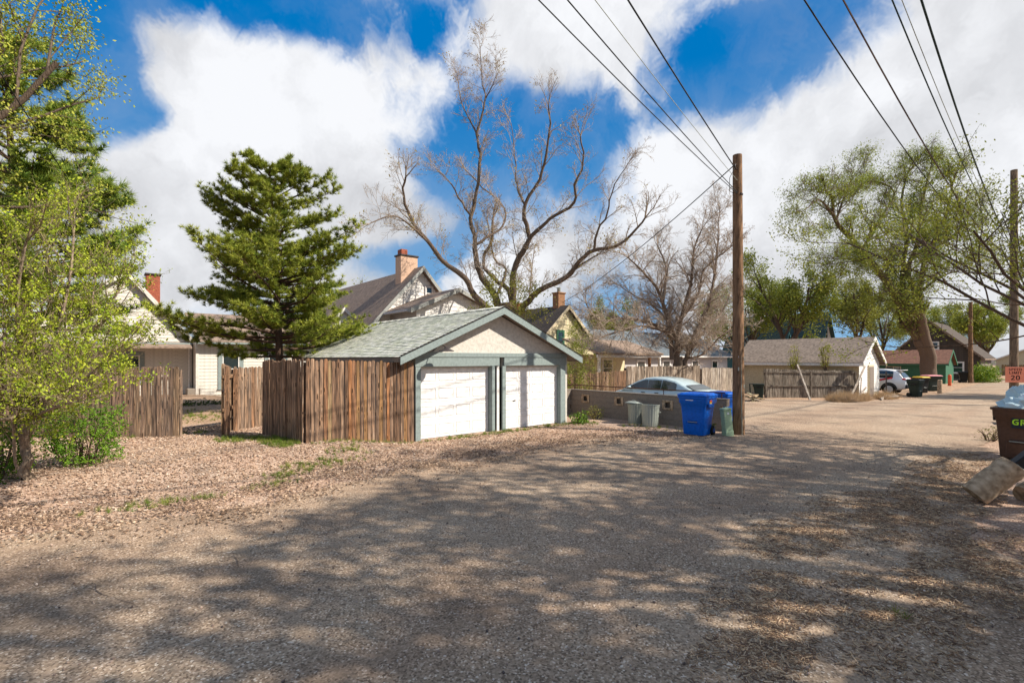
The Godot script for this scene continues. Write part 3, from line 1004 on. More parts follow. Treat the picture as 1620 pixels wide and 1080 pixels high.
# ---------- buildings ----------
func window_part(parent: Node3D, ctr: Vector3, w: float, h: float, trim: Material, tw := 0.1, sash: Material = null) -> void:
	var mb := MB.new()
	for k in [-1, 1]:
		mb.box(Vector3(k * (w + tw) / 2, 0, 0), Vector3(tw, h + 2 * tw, .05), .006)
		mb.box(Vector3(0, k * (h + tw) / 2, -.002), Vector3(w, tw, .046), .006)
	mb.box(Vector3(0, -h / 2 - tw - .02, .02), Vector3(w + 2 * tw + .08, .04, .10), .006)
	var f := part("window", mb.mesh(), trim, parent, ctr)
	part("pane", bmesh(Vector3(w, h, .012)), mats.glass, f, Vector3(0, 0, -.012))
	mb = MB.new()
	for k in [-1, 1]:
		mb.box(Vector3(k * (w / 2 - .025), 0, 0), Vector3(.05, h, .03), .004)
		mb.box(Vector3(0, k * (h / 2 - .025), 0), Vector3(w - .1, .05, .028), .004)
	mb.box(Vector3(0, 0, .003), Vector3(w - .1, .05, .03), .004)
	part("sash", mb.mesh(), sash if sash else mats.white_paint, f, Vector3(0, 0, .005))

func shingle_courses(parent: Node3D, ridge: Vector2, eave: Vector2, z0: float, z1: float, step: float, tab: float, mt: Material, tints: Array) -> void:
	# rows of tabs on one slope, each tab with its own edge; ridge and eave in x,y
	var mb := MB.new()
	var dn := (eave - ridge)
	var ln := dn.length()
	dn /= ln
	var up := Vector2(-dn.y, dn.x)
	if up.y < 0:
		up = -up
	var rows := int(ln / step)
	for r in rows:
		var s1 := ln - r * step
		var s0 := maxf(0.0, s1 - step * 1.25)
		var z := z0 - tab * (0.5 if r % 2 else 0.0) * rf(0.8, 1.1)
		while z < z1:
			var za := clampf(z + .004, z0, z1)
			var zb := clampf(z + tab - .004, z0, z1)
			z += tab
			if zb - za < 0.03:
				continue
			mb.col = tints[rng.randi() % tints.size()] * rf(0.88, 1.1)
			var lift := 0.016 + rf(0, .006)
			var a := ridge + dn * s1 + up * lift
			var b := ridge + dn * s0 + up * 0.003
			var f := ridge + dn * (s1 + .002) + up * 0.0
			mb.poly([Vector3(a.x, a.y, za), Vector3(a.x, a.y, zb), Vector3(b.x, b.y, zb), Vector3(b.x, b.y, za)], Vector3(up.x, up.y, 0))
			mb.poly([Vector3(a.x, a.y, za), Vector3(a.x, a.y, zb), Vector3(f.x, f.y, zb), Vector3(f.x, f.y, za)], Vector3(dn.x, dn.y, 0))
	var o := part("shingles", mb.mesh(), mt, parent)
	o.set_meta("kind", "stuff")

func gable(root: Node3D, x0: float, x1: float, z: float, depth: float, eave: float, ridge: float, wall: Material, roof: Material, trim: Material, oh := 0.4, expo := 0.0, board: Material = null, rx := INF, thick := 0.14) -> void:
	# gable end facing +z at z, running back by depth; x0..x1 walls
	if rx == INF:
		rx = (x0 + x1) / 2
	var mb := MB.new()
	mb.prism([Vector3(x0, -.3, 0), Vector3(x1, -.3, 0), Vector3(x1, eave, 0), Vector3(rx, ridge, 0), Vector3(x0, eave, 0)], Vector3(0, 0, z), Vector3(0, 0, -depth))
	part("wall", mb.mesh(), wall, root)
	for sd in [-1, 1]:
		var xe: float = x0 if sd < 0 else x1
		var slope := (ridge - eave) / absf(rx - xe)
		var xo: float = xe + sd * oh
		var yo := eave - slope * oh
		mb = MB.new()
		var th := thick * sqrt(1 + slope * slope)
		mb.prism([Vector3(rx + sd * .002, ridge + .02, 0), Vector3(xo, yo + .02, 0), Vector3(xo, yo + .02 + th, 0), Vector3(rx + sd * .002, ridge + .02 + th, 0)], Vector3(0, 0, z + oh * .8), Vector3(0, 0, -depth - oh * 1.6))
		var rf_ := part("roof_slope", mb.mesh(), roof, root)
		mb = MB.new()
		mb.prism([Vector3(rx, ridge - .06, 0), Vector3(xo + sd * .01, yo - .06, 0), Vector3(xo + sd * .01, yo + .015 + th, 0), Vector3(rx, ridge + .015 + th, 0)], Vector3(0, 0, z + oh * .8 + .003), Vector3(0, 0, .035))
		part("rake_board", mb.mesh(), trim, rf_)
		part("eave_board", bmesh(Vector3(.035, .16, depth + oh * 1.6)), trim, rf_, Vector3(xo + sd * .02, yo + .07, z - depth / 2))
	if expo > 0.0:
		var y := 0.25
		var k := 0
		while y < ridge - 0.15:
			var a := x0
			var b := x1
			if y + expo > eave:
				var t := (y + expo - eave) / (ridge - eave)
				a = lerpf(x0, rx, t)
				b = lerpf(x1, rx, t)
			if b - a > 0.2:
				bpart("siding_board", board if board else wall, root, Vector3((a + b) / 2, y + expo / 2, z + .012), Vector3(b - a, expo - .004, .02), 0.0, Basis(Vector3.RIGHT, -.10))
			y += expo
			k += 1

func chimney_part(root: Node3D, at: Vector3, w: float, d: float, h: float, mt: Material, cap: Material, pot := false) -> void:
	var ch := bpart("chimney", mt, root, at + Vector3(0, h / 2, 0), Vector3(w, h, d), .02)
	bpart("cap", cap, ch, Vector3(0, h / 2 + .05, 0), Vector3(w + .12, .1, d + .12), .02)
	if pot:
		var mb := MB.new()
		mb.lathe([Vector2(.001, .0), Vector2(.13, .0), Vector2(.13, .3), Vector2(.17, .32), Vector2(.17, .36), Vector2(.001, .36)], 12)
		part("flue", mb.mesh(), mats.galv, ch, Vector3(0, h / 2 + .1, 0))

func wire(label: String, pts: Array, r: float, mt: Material, sag := 0.0) -> void:
	# hangs through the points; with two points a parabola of that sag
	var p := []
	if pts.size() == 2:
		for k in 25:
			var t := k / 24.0
			p.append(pts[0].lerp(pts[1], t) - Vector3(0, 4.0 * sag * t * (1 - t), 0))
	else:
		p = pts
	var rr := []
	rr.resize(p.size())
	rr.fill(r)
	var mb := MB.new()
	mb.tube(p, rr, 5)
	tag(part("overhead_wire", mb.mesh(), mt, self), label, "wire", "overhead wires")

# ---------- the place ----------
func alley_left(x: float) -> float:
	var pts := [[-60, -9.0], [-2, -8.8], [1.8, -8.1], [4.2, -8.75], [7.2, -8.7], [10.7, -8.7], [12.4, -7.6], [14.0, -6.6], [14.9, -6.9], [15.6, -13.6], [28.0, -13.4], [30.5, -8.9], [36, -6.6], [42, -6.4], [60, -7.0], [300, -8.5]]
	for k in pts.size() - 1:
		if x < pts[k + 1][0]:
			return lerpf(pts[k][1], pts[k + 1][1], clampf((x - pts[k][0]) / (pts[k + 1][0] - pts[k][0]), 0.0, 1.0))
	return -8.0

func alley_right(x: float) -> float:
	var pts := [[-60, 1.2], [2.5, 0.9], [6.0, -0.1], [9.0, -1.0], [13.0, -1.4], [20, -1.7], [34, -2.4], [60, -3.0], [300, -3.5]]
	for k in pts.size() - 1:
		if x < pts[k + 1][0]:
			return lerpf(pts[k][1], pts[k + 1][1], clampf((x - pts[k][0]) / (pts[k + 1][0] - pts[k][0]), 0.0, 1.0))
	return -3.0

func make_ground() -> void:
	var f := FastNoiseLite.new()
	f.seed = 9
	f.frequency = 0.35
	var xs := [-400.0, -150.0, -60.0, -25.0]
	var x := -12.0
	while x < 16.0:
		xs.append(x)
		x += 0.4
	xs.append_array([16.0, 22.0, 30.0, 40.0, 55.0, 75.0, 100.0, 140.0, 200.0, 300.0, 700.0])
	var zs := [-500.0, -200.0, -80.0, -45.0, -32.0, -26.0]
	var z := -22.0
	while z < 6.0:
		zs.append(z)
		z += 0.4
	zs.append_array([10.0, 20.0, 50.0, 150.0, 500.0])
	var mb := MB.new()
	for a in xs:
		for b in zs:
			var bump := 0.0
			if b < -9.4 and b > -20 and a < 14 and a > -12:
				bump = f.get_noise_2d(a * 1.6, b * 1.6) * 0.022
			var q := f.get_noise_2d(a * 0.7 + 50, b * 0.7) * 0.5 + f.get_noise_2d(a * 3.0, b * 3.0) * 0.25
			var g := 1.0 + q * 0.22
			var tone := Color(g * 1.03, g * 0.985, g * 0.95)
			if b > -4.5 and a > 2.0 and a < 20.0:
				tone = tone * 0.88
			if b < -17 or a > 16:
				tone = Color(.92 * g, .86 * g, .74 * g)
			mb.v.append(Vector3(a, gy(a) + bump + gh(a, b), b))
			mb.n.append(Vector3.UP)
			mb.c.append(tone)
			mb.t.append(Vector2(a, b))
	var nz := zs.size()
	for a in xs.size() - 1:
		for b in nz - 1:
			var k := a * nz + b
			mb.i.append_array(PackedInt32Array([k, k + nz, k + 1, k + 1, k + nz, k + nz + 1]))
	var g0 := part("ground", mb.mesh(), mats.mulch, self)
	g0.set_meta("kind", "structure")
	# the alley: a sheet with a ragged edge
	mb = MB.new()
	var cols := 34
	var rows := 0
	x = -60.0
	while x < 260.0:
		var fade := 1.0 if x > -12 and x < 45 else 0.4
		var l := alley_left(x) + (f.get_noise_2d(x * 2.1, 3) * 0.5 + f.get_noise_2d(x * 9.0, 8) * 0.22) * fade
		var r := alley_right(x) + (f.get_noise_2d(x * 2.3, 30) * 0.5 + f.get_noise_2d(x * 9.0, 40) * 0.25) * fade
		for k in cols + 1:
			var zz := lerpf(l, r, float(k) / cols)
			# worn wheel tracks and dusty patches
			var q := f.get_noise_2d(x * 0.16, zz * 1.5 + 90) * 0.7 + f.get_noise_2d(x * 0.9, zz * 2.0) * 0.35 + f.get_noise_2d(x * 3.1, zz * 4.0) * 0.15
			var g := 1.0 + q * 0.26
			mb.v.append(Vector3(x, gy(x) + 0.014 + 0.02 * sin(PI * k / cols) * (1.0 if x < 14 or x > 30 else 0.5), zz))
			mb.n.append(Vector3.UP)
			mb.c.append(Color(g * 1.02, g * (0.985 + q * .03), g * (0.97 + q * .05)))
			mb.t.append(Vector2(x, zz))
		rows += 1
		x += 0.35 if x > -12 and x < 45 else 2.5
	for a in rows - 1:
		for b in cols:
			var k := a * (cols + 1) + b
			var nk := cols + 1
			mb.i.append_array(PackedInt32Array([k, k + nk, k + 1, k + 1, k + nk, k + nk + 1]))
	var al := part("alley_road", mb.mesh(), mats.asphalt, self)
	al.set_meta("kind", "structure")
	# cracks in the asphalt: thin dark ribbons with a wandering line
	for q in [[-.6, -6.6, 0.25, 4.2], [-.6, -6.1, .3, 4.2], [-.2, -6.7, 1.3, 1.6], [.4, -6.9, .5, 2.2], [.9, -6.6, 1.2, 1.2], [5.2, -6.9, .1, 4.5], [9.0, -5.2, .35, 3.5], [18.0, -7.5, .05, 9.0], [21.0, -5.0, .1, 8.0], [24.0, -8.5, .5, 5.0], [6.8, -4.2, 1.2, 1.8]]:
		mb = MB.new()
		mb.col = Color(.13, .095, .075)
		var p := Vector3(q[0], 0, q[1])
		var an: float = q[2]
		var n := int(q[3] / .14)
		for k in n:
			var w := (.0035 + .002 * sin(k * 1.7)) * (1.0 - absf(k * 2.0 / n - 1.0) * .7)
			an += rf(-.45, .45)
			an = lerpf(an, q[2], .25)
			var d := Vector3(cos(an), 0, sin(an))
			var e := p + d * .145
			var sd := Vector3(-d.z, 0, d.x) * w
			var lift := Vector3(0, gy(p.x) + .0375, 0)
			mb.poly([p - sd + lift, p + sd + lift, e + sd * .9 + lift, e - sd * .9 + lift], Vector3.UP)
			p = e
		part("crack", mb.mesh(), mats.chip, al)

func make_garage() -> void:
	var g := thing("garage", "two-car stucco garage with white panel doors, blue-grey trim and pale shingle roof", "garage", Vector3(9.35, 0, -11.6))
	var xl := -2.88
	var xr := 3.0
	var zb := -8.2
	var er := Vector2(-0.1, 3.62)
	var el := Vector2(-3.5, 2.14)
	var ee := Vector2(3.36, 2.14)
	# walls: back and sides, the gable over the doors, the strip at the right end
	var mb := MB.new()
	mb.prism([Vector3(xl, -.3, 0), Vector3(xr, -.3, 0), Vector3(xr, 2.28, 0), Vector3(-.1, 3.56, 0), Vector3(xl, 2.28, 0)], Vector3(0, 0, zb), Vector3(0, 0, -.15))
	part("back_wall", mb.mesh(), mats.stucco, g)
	part("side_wall", bmesh(Vector3(.15, 2.6, 8.0)), mats.stucco, g, Vector3(xl + .075, 1.0, -4.18))
	part("side_wall", bmesh(Vector3(.15, 2.6, 8.0)), mats.stucco, g, Vector3(xr - .075, 1.0, -4.18))
	mb = MB.new()
	mb.prism([Vector3(xl, 2.30, 0), Vector3(xr, 2.30, 0), Vector3(-.1, 3.56, 0)], Vector3(0, 0, 0), Vector3(0, 0, -.15))
	part("gable_wall", mb.mesh(), mats.stucco, g)
	part("front_wall", bmesh(Vector3(.12, 2.6, .15)), mats.stucco, g, Vector3(xr - .06, 1.0, -.075))
	part("floor_slab", bmesh(Vector3(5.6, .12, 7.9)), mats.concrete, g, Vector3(.06, -.03, -4.1))
	# trim: header boards and posts
	bpart("header_board", mats.trim_blue, g, Vector3(.02, 2.30, .03), Vector3(5.86, .13, .07), .008)
	bpart("header_board", mats.trim_blue, g, Vector3(-1.45, 2.105, .022), Vector3(2.88, .255, .05), .006)
	bpart("header_board", mats.trim_blue, g, Vector3(1.55, 2.105, .022), Vector3(2.76, .255, .05), .006)
	for q in [[-2.80, .16], [-.245, .11], [.17, .14], [2.76, .24]]:
		bpart("post", mats.trim_blue, g, Vector3(q[0], .985, .02), Vector3(q[1], 1.975, .055), .006)
	bpart("stucco_strip", mats.white_paint, g, Vector3(-.04, 1.1, -.02), Vector3(.09, 2.2, .05))
	bpart("jamb", mats.trim_blue, g, Vector3(-2.73, .985, -.09), Vector3(.03, 1.97, .16))
	bpart("jamb", mats.trim_blue, g, Vector3(-.29, .985, -.09), Vector3(.03, 1.97, .16))
	bpart("jamb", mats.trim_blue, g, Vector3(.235, .985, -.09), Vector3(.03, 1.97, .16))
	bpart("jamb", mats.trim_blue, g, Vector3(2.655, .985, -.09), Vector3(.03, 1.97, .16))
	for cx in [-1.51, 1.445]:
		bpart("door_head", mats.stucco, g, Vector3(cx, 2.08, -.12), Vector3(2.5, .30, .12))
		var d := part("garage_door", bmesh(Vector3(2.40, 2.02, .03)), mats.white_door, g, Vector3(cx, 1.0, -.17))
		for r in 4:
			var sec := part("section", bmesh(Vector3(2.40, .490, .02), .006), mats.white_door, d, Vector3(0, -.747 + r * .496, .024))
			for c in 4:
				# raised panel: a frame ring proud of the section with a field inside
				mb = MB.new()
				for k in [-1, 1]:
					mb.box(Vector3(k * .235, 0, 0), Vector3(.024, .30, .02), .006)
					mb.box(Vector3(0, k * .139, 0), Vector3(.446, .024, .019), .006)
				part("panel", mb.mesh(), mats.white_door, sec, Vector3(-.87 + c * .58, 0, .013))
		bpart("bottom_seal", mats.dark_trim, d, Vector3(0, -1.0, .03), Vector3(2.4, .03, .03), .006)
		if cx > 0:
			bpart("door_handle", mats.dark_metal, d, Vector3(-.72, -.12, .05), Vector3(.10, .03, .03), .008)
	# roof
	for s in [-1, 1]:
		var e := el if s < 0 else ee
		mb = MB.new()
		mb.prism([Vector3(er.x + s * .002, er.y, 0), Vector3(e.x, e.y, 0), Vector3(e.x, e.y + .10, 0), Vector3(er.x + s * .002, er.y + .10, 0)], Vector3(0, 0, .36), Vector3(0, 0, -8.95))
		var ro := part("roof_slope", mb.mesh(), mats.soffit, g)
		shingle_courses(ro, Vector2(er.x, er.y + .105), Vector2(e.x + s * .03, e.y + .092), -8.62, .40, .128, .31, mats.roof_green, [Color(1, 1, 1), Color(.86, .88, .82), Color(1.15, 1.13, 1.05), Color(.74, .77, .72), Color(1.05, 1.08, .95)])
		mb = MB.new()
		mb.prism([Vector3(er.x, er.y - .10, 0), Vector3(e.x, e.y - .10, 0), Vector3(e.x, e.y + .09, 0), Vector3(er.x, er.y + .09, 0)], Vector3(0, 0, .363), Vector3(0, 0, .03))
		part("rake_board", mb.mesh(), mats.trim_blue, ro)
		bpart("eave_board", mats.soffit, ro, Vector3(e.x + s * .0, e.y + .02, -4.1), Vector3(.03, .11, 8.85))
		mb = MB.new()
		var dn := (Vector2(e.x, e.y) - er)
		mb.box(Vector3(er.x + dn.x * .5, er.y + .135 + dn.y * .5, .395), Vector3(dn.length(), .012, .03), 0.0, Basis(Vector3(0, 0, 1), atan2(dn.y, dn.x)))
		part("drip_edge", mb.mesh(), mats.dark_metal, ro)
	# ridge caps
	for k in 29:
		mb = MB.new()
		var z := .38 - k * .31
		mb.prism([Vector3(-.16, -.06, 0), Vector3(0, .012, 0), Vector3(.16, -.06, 0), Vector3(0, -.02, 0)], Vector3(er.x, er.y + .13 + .008 * (k % 2), z), Vector3(0, 0, -.32))
		mb.c.fill(Color(1, 1, 1) * rf(.8, 1.1))
		part("ridge_cap", mb.mesh(), mats.roof_green, g)
	# gooseneck lamp over the left door
	var l := thing("wall_lamp", "small dark gooseneck barn lamp over the left garage door", "lamp", Vector3(7.26, 2.38, -11.6))
	mb = MB.new()
	var arm := []
	for k in 9:
		var t := k / 8.0
		arm.append(Vector3(-.25 + .10 * t, .02 + .16 * sin(PI * t * .8), .02 + .53 * t))
	mb.tube(arm, [.013, .013, .013, .013, .013, .013, .013, .013, .013], 7)
	part("arm", mb.mesh(), mats.dark_metal, l)
	mb = MB.new()
	mb.lathe([Vector2(.001, .10), Vector2(.05, .10), Vector2(.06, .06), Vector2(.20, -.0), Vector2(.215, -.02), Vector2(.20, -.015), Vector2(.05, .04), Vector2(.001, .04)], 20)
	part("lamp_shade", mb.mesh(), mats.dark_metal, l, Vector3(-.15, .03, .55))

func make_fences() -> void:
	var warm := [Color(.95, .9, .86), Color(1.1, .85, .68), Color(.75, .7, .68), Color(1.25, .88, .6), Color(.9, .86, .84), Color(.65, .58, .54), Color(1.0, .95, .9)]
	var grey := [Color(1.0, 1.02, 1.05), Color(.85, .88, .92), Color(1.2, 1.15, 1.1), Color(1.2, .95, .8), Color(.95, .97, 1.0), Color(.7, .72, .75)]
	fence("picket_fence", "brown cedar picket fence running from the garage corner to the fence corner", Vector3(3.65, .26, -11.56), Vector3(6.42, .0, -11.56), 1.95, 2.12, .088, mats.picket, warm)
	fence("picket_fence", "short shaded return of the brown picket fence running back beside the gate", Vector3(3.24, .27, -13.6), Vector3(3.61, .26, -11.60), 1.90, 1.95, .092, mats.picket, warm)
	fence("picket_fence", "weathered picket fence panel behind the open gate, sunlit with knots", Vector3(2.80, .27, -14.78), Vector3(6.38, .02, -17.2), 1.72, 1.95, .11, mats.picket, grey)
	fence("picket_fence", "weathered grey-brown picket fence beside the leafy shrub, ending at the gate gap", Vector3(-4.2, .27, -18.6), Vector3(1.57, .27, -14.5), 1.78, 1.74, .12, mats.picket, grey)
	var gt := fence("wooden_gate", "single-leaf wooden plank gate standing open in the picket fence", Vector3(2.75, .30, -14.72), Vector3(2.38, .30, -13.9), 1.72, 1.80, .125, mats.picket, [Color(1.2, 1.0, .85), Color(1.05, .95, .9)])
	gt.set_meta("category", "gate")
	bpart("latch", mats.dark_metal, gt, Vector3(.82, 1.1, -.03), Vector3(.16, .07, .05), .01)
	bpart("hinge", mats.dark_metal, gt, Vector3(.08, .35, -.04), Vector3(.16, .05, .02), .005)
	bpart("hinge", mats.dark_metal, gt, Vector3(.08, 1.45, -.04), Vector3(.16, .05, .02), .005)
	var pale := [Color(1.1, 1.05, 1.0), Color(.9, .86, .82), Color(1.25, 1.18, 1.1), Color(.75, .72, .7), Color(1.0, .92, .85)]
	fence("board_fence", "dark brown board fence behind the vines next to the garage", Vector3(13.6, 0, -15.0), Vector3(20.6, 0, -15.25), 1.45, 1.62, .125, mats.picket, [Color(.62, .56, .52), Color(.8, .7, .62), Color(.5, .46, .44), Color(1.1, 1.0, .95)], -1.0, {"ear": false})
	fence("board_fence", "tall grey-brown board fence directly behind the silver sedan", Vector3(20.65, gy(20), -15.27), Vector3(28.2, gy(28), -15.4), 1.84, 1.86, .14, mats.weathered, [Color(.62, .56, .51), Color(.8, .74, .68), Color(.5, .46, .42), Color(.9, .85, .8)], -1.0, {"ear": false})
	fence("board_fence", "whitish weathered board fence behind the near utility pole", Vector3(28.3, gy(28), -15.3), Vector3(33.6, gy(33), -15.2), 1.75, 1.68, .14, mats.weathered, pale, -1.0, {"ear": false})
	fence("board_fence", "leaning grey board fence with two rails in front of the tan garage", Vector3(29.9, gy(30), -12.3), Vector3(34.2, gy(34), -8.9), 1.72, 1.62, .15, mats.weathered, [Color(.62, .6, .57), Color(.72, .7, .66), Color(.55, .53, .5)], 1.0, {"ear": false, "lean": -.05, "rails": [.42, .9]})

func make_block_wall() -> void:
	var w := thing("block_wall", "stained concrete block wall with square vent holes between garage and utility pole", "wall", Vector3(14.5, 0, -7.0))
	var pool := []
	for k in 5:
		pool.append(bmesh(Vector3(.19, .187, .393), .004))
	var poolx := bmesh(Vector3(.393, .187, .19), .004)
	var back := bmesh(Vector3(.05, .187, .393), .004)
	var holes := {Vector2i(3, 4): 1, Vector2i(3, 9): 1, Vector2i(3, 13): 1}
	for r in 5:
		for k in 16:
			if holes.has(Vector2i(r, k)):
				part("block", back, mats.concrete, w, Vector3(.07, .09 + r * .19, -.398 - k * .396))  # thin backing slab, added to block light so the vent hole looks dark
				continue
			part("block", pool[k % 5], mats.concrete, w, Vector3(rf(-.003, .003), .09 + r * .19, -.2 - k * .396 - (.198 if r % 2 else 0.0)))
		for k in 5:
			if r == 3 and k == 2:
				continue
			part("block", poolx, mats.concrete, w, Vector3(-.30 - k * .396 - (.1 if r % 2 else 0.0), .09 + r * .19, -6.35 + rf(-.003, .003)))
	for h in [[3, 4], [3, 9], [3, 13]]:
		var mb := MB.new()
		var z: float = -.398 - h[1] * .396
		for k in [-1, 1]:
			mb.box(Vector3(0, k * .125, 0), Vector3(.05, .07, .39), .006)
			mb.box(Vector3(0, 0, k * .145), Vector3(.05, .18, .10), .006)
		part("vent_frame", mb.mesh(), mats.footing, w, Vector3(-.10, .66, z))
	bpart("cap", mats.concrete, w, Vector3(0, .965, -3.2), Vector3(.23, .045, 6.4), .01)
	bpart("cap", mats.concrete, w, Vector3(-1.2, .966, -6.35), Vector3(2.1, .045, .23), .01)
	var mbr := MB.new()
	mbr.tube([Vector3(0, 1.16, -.1), Vector3(0, 1.16, -6.3), Vector3(-2.0, 1.16, -6.35)], [.02, .02, .02], 7)
	var ra := part("rail", mbr.mesh(), mats.rust, w)
	for z in [-.2, -2.2, -4.2, -6.2]:
		var b := MB.new()
		b.tube([Vector3(0, .98, z), Vector3(0, 1.16, z)], [.014, .014], 6)
		part("rail_post", b.mesh(), mats.rust, ra)

func lumpy_loft(r0: float, r1: float, len_: float, seg: int, ring_n: int, amt: float) -> ArrayMesh:
	var mb := MB.new()
	var f := FastNoiseLite.new()
	f.seed = rng.randi() % 1000
	f.frequency = 5.0
	var rings := []
	for j in range(-2, ring_n + 3):
		var k := clampi(j, 0, ring_n)
		var t := float(k) / ring_n
		var r := lerpf(r0, r1, t) * (1.0 if k > 0 and k < ring_n else 0.975)
		if j < 0 or j > ring_n:
			r *= 0.55 if j == -1 or j == ring_n + 1 else 0.04
		var ring := []
		for s in seg:
			var a := TAU * s / seg
			var p := Vector3(cos(a) * r, t * len_, sin(a) * r)
			ring.append(p + Vector3(cos(a), rf(-.2, .2), sin(a)) * f.get_noise_3dv(p) * amt)
		rings.append(ring)
	mb.loft(rings)
	mb.smooth()
	return mb.mesh()

func blob_mesh(sx: float, sy: float, sz: float, amt: float, freq: float) -> ArrayMesh:
	var mb := MB.new()
	var f := FastNoiseLite.new()
	f.seed = rng.randi() % 1000
	f.frequency = freq
	var rings := []
	for k in 9:
		var el := lerpf(-PI / 2 + .15, PI / 2 - .1, k / 8.0)
		var ring := []
		for s in 14:
			var a := TAU * s / 14
			var u := Vector3(cos(el) * cos(a), sin(el), cos(el) * sin(a))
			ring.append(Vector3(u.x * sx, u.y * sy, u.z * sz) * (1.0 + f.get_noise_3dv(u * 2.0) * amt))
		rings.append(ring)
	mb.loft(rings)
	mb.smooth()
	return mb.mesh()

func text_part(called: String, s: String, size: float, mt: Material, parent: Node3D, at: Vector3, bs := Basis.IDENTITY, bold := true) -> void:
	var tm := TextMesh.new()
	var sf := SystemFont.new()
	sf.font_names = PackedStringArray(["Droid Sans"])
	sf.font_weight = 700 if bold else 400
	tm.font = sf
	tm.text = s
	tm.font_size = 32
	tm.pixel_size = size / 32.0
	tm.depth = 0.004
	part(called, tm, mt, parent, at, bs)

func pole(label: String, at: Vector3, h: float, r0: float, r1: float, lean := 0.0, tint := Color(1.0, .9, .8)) -> Node3D:
	var p := thing("utility_pole", label, "utility pole", at)
	var mb := MB.new()
	mb.col = tint
	var pp := []
	var rr := []
	for k in 9:
		pp.append(Vector3(-lean * k / 8.0, h * k / 8.0 - .05, 0))
		rr.append(lerpf(r0, r1, k / 8.0))
	mb.tube(pp, rr, 14)
	for k in mb.t.size():
		mb.t[k] = Vector2(atan2(mb.v[k].z, mb.v[k].x) / TAU, mb.v[k].y / 2.6)
	part("shaft", mb.mesh(), mats.polewood, p)
	return p

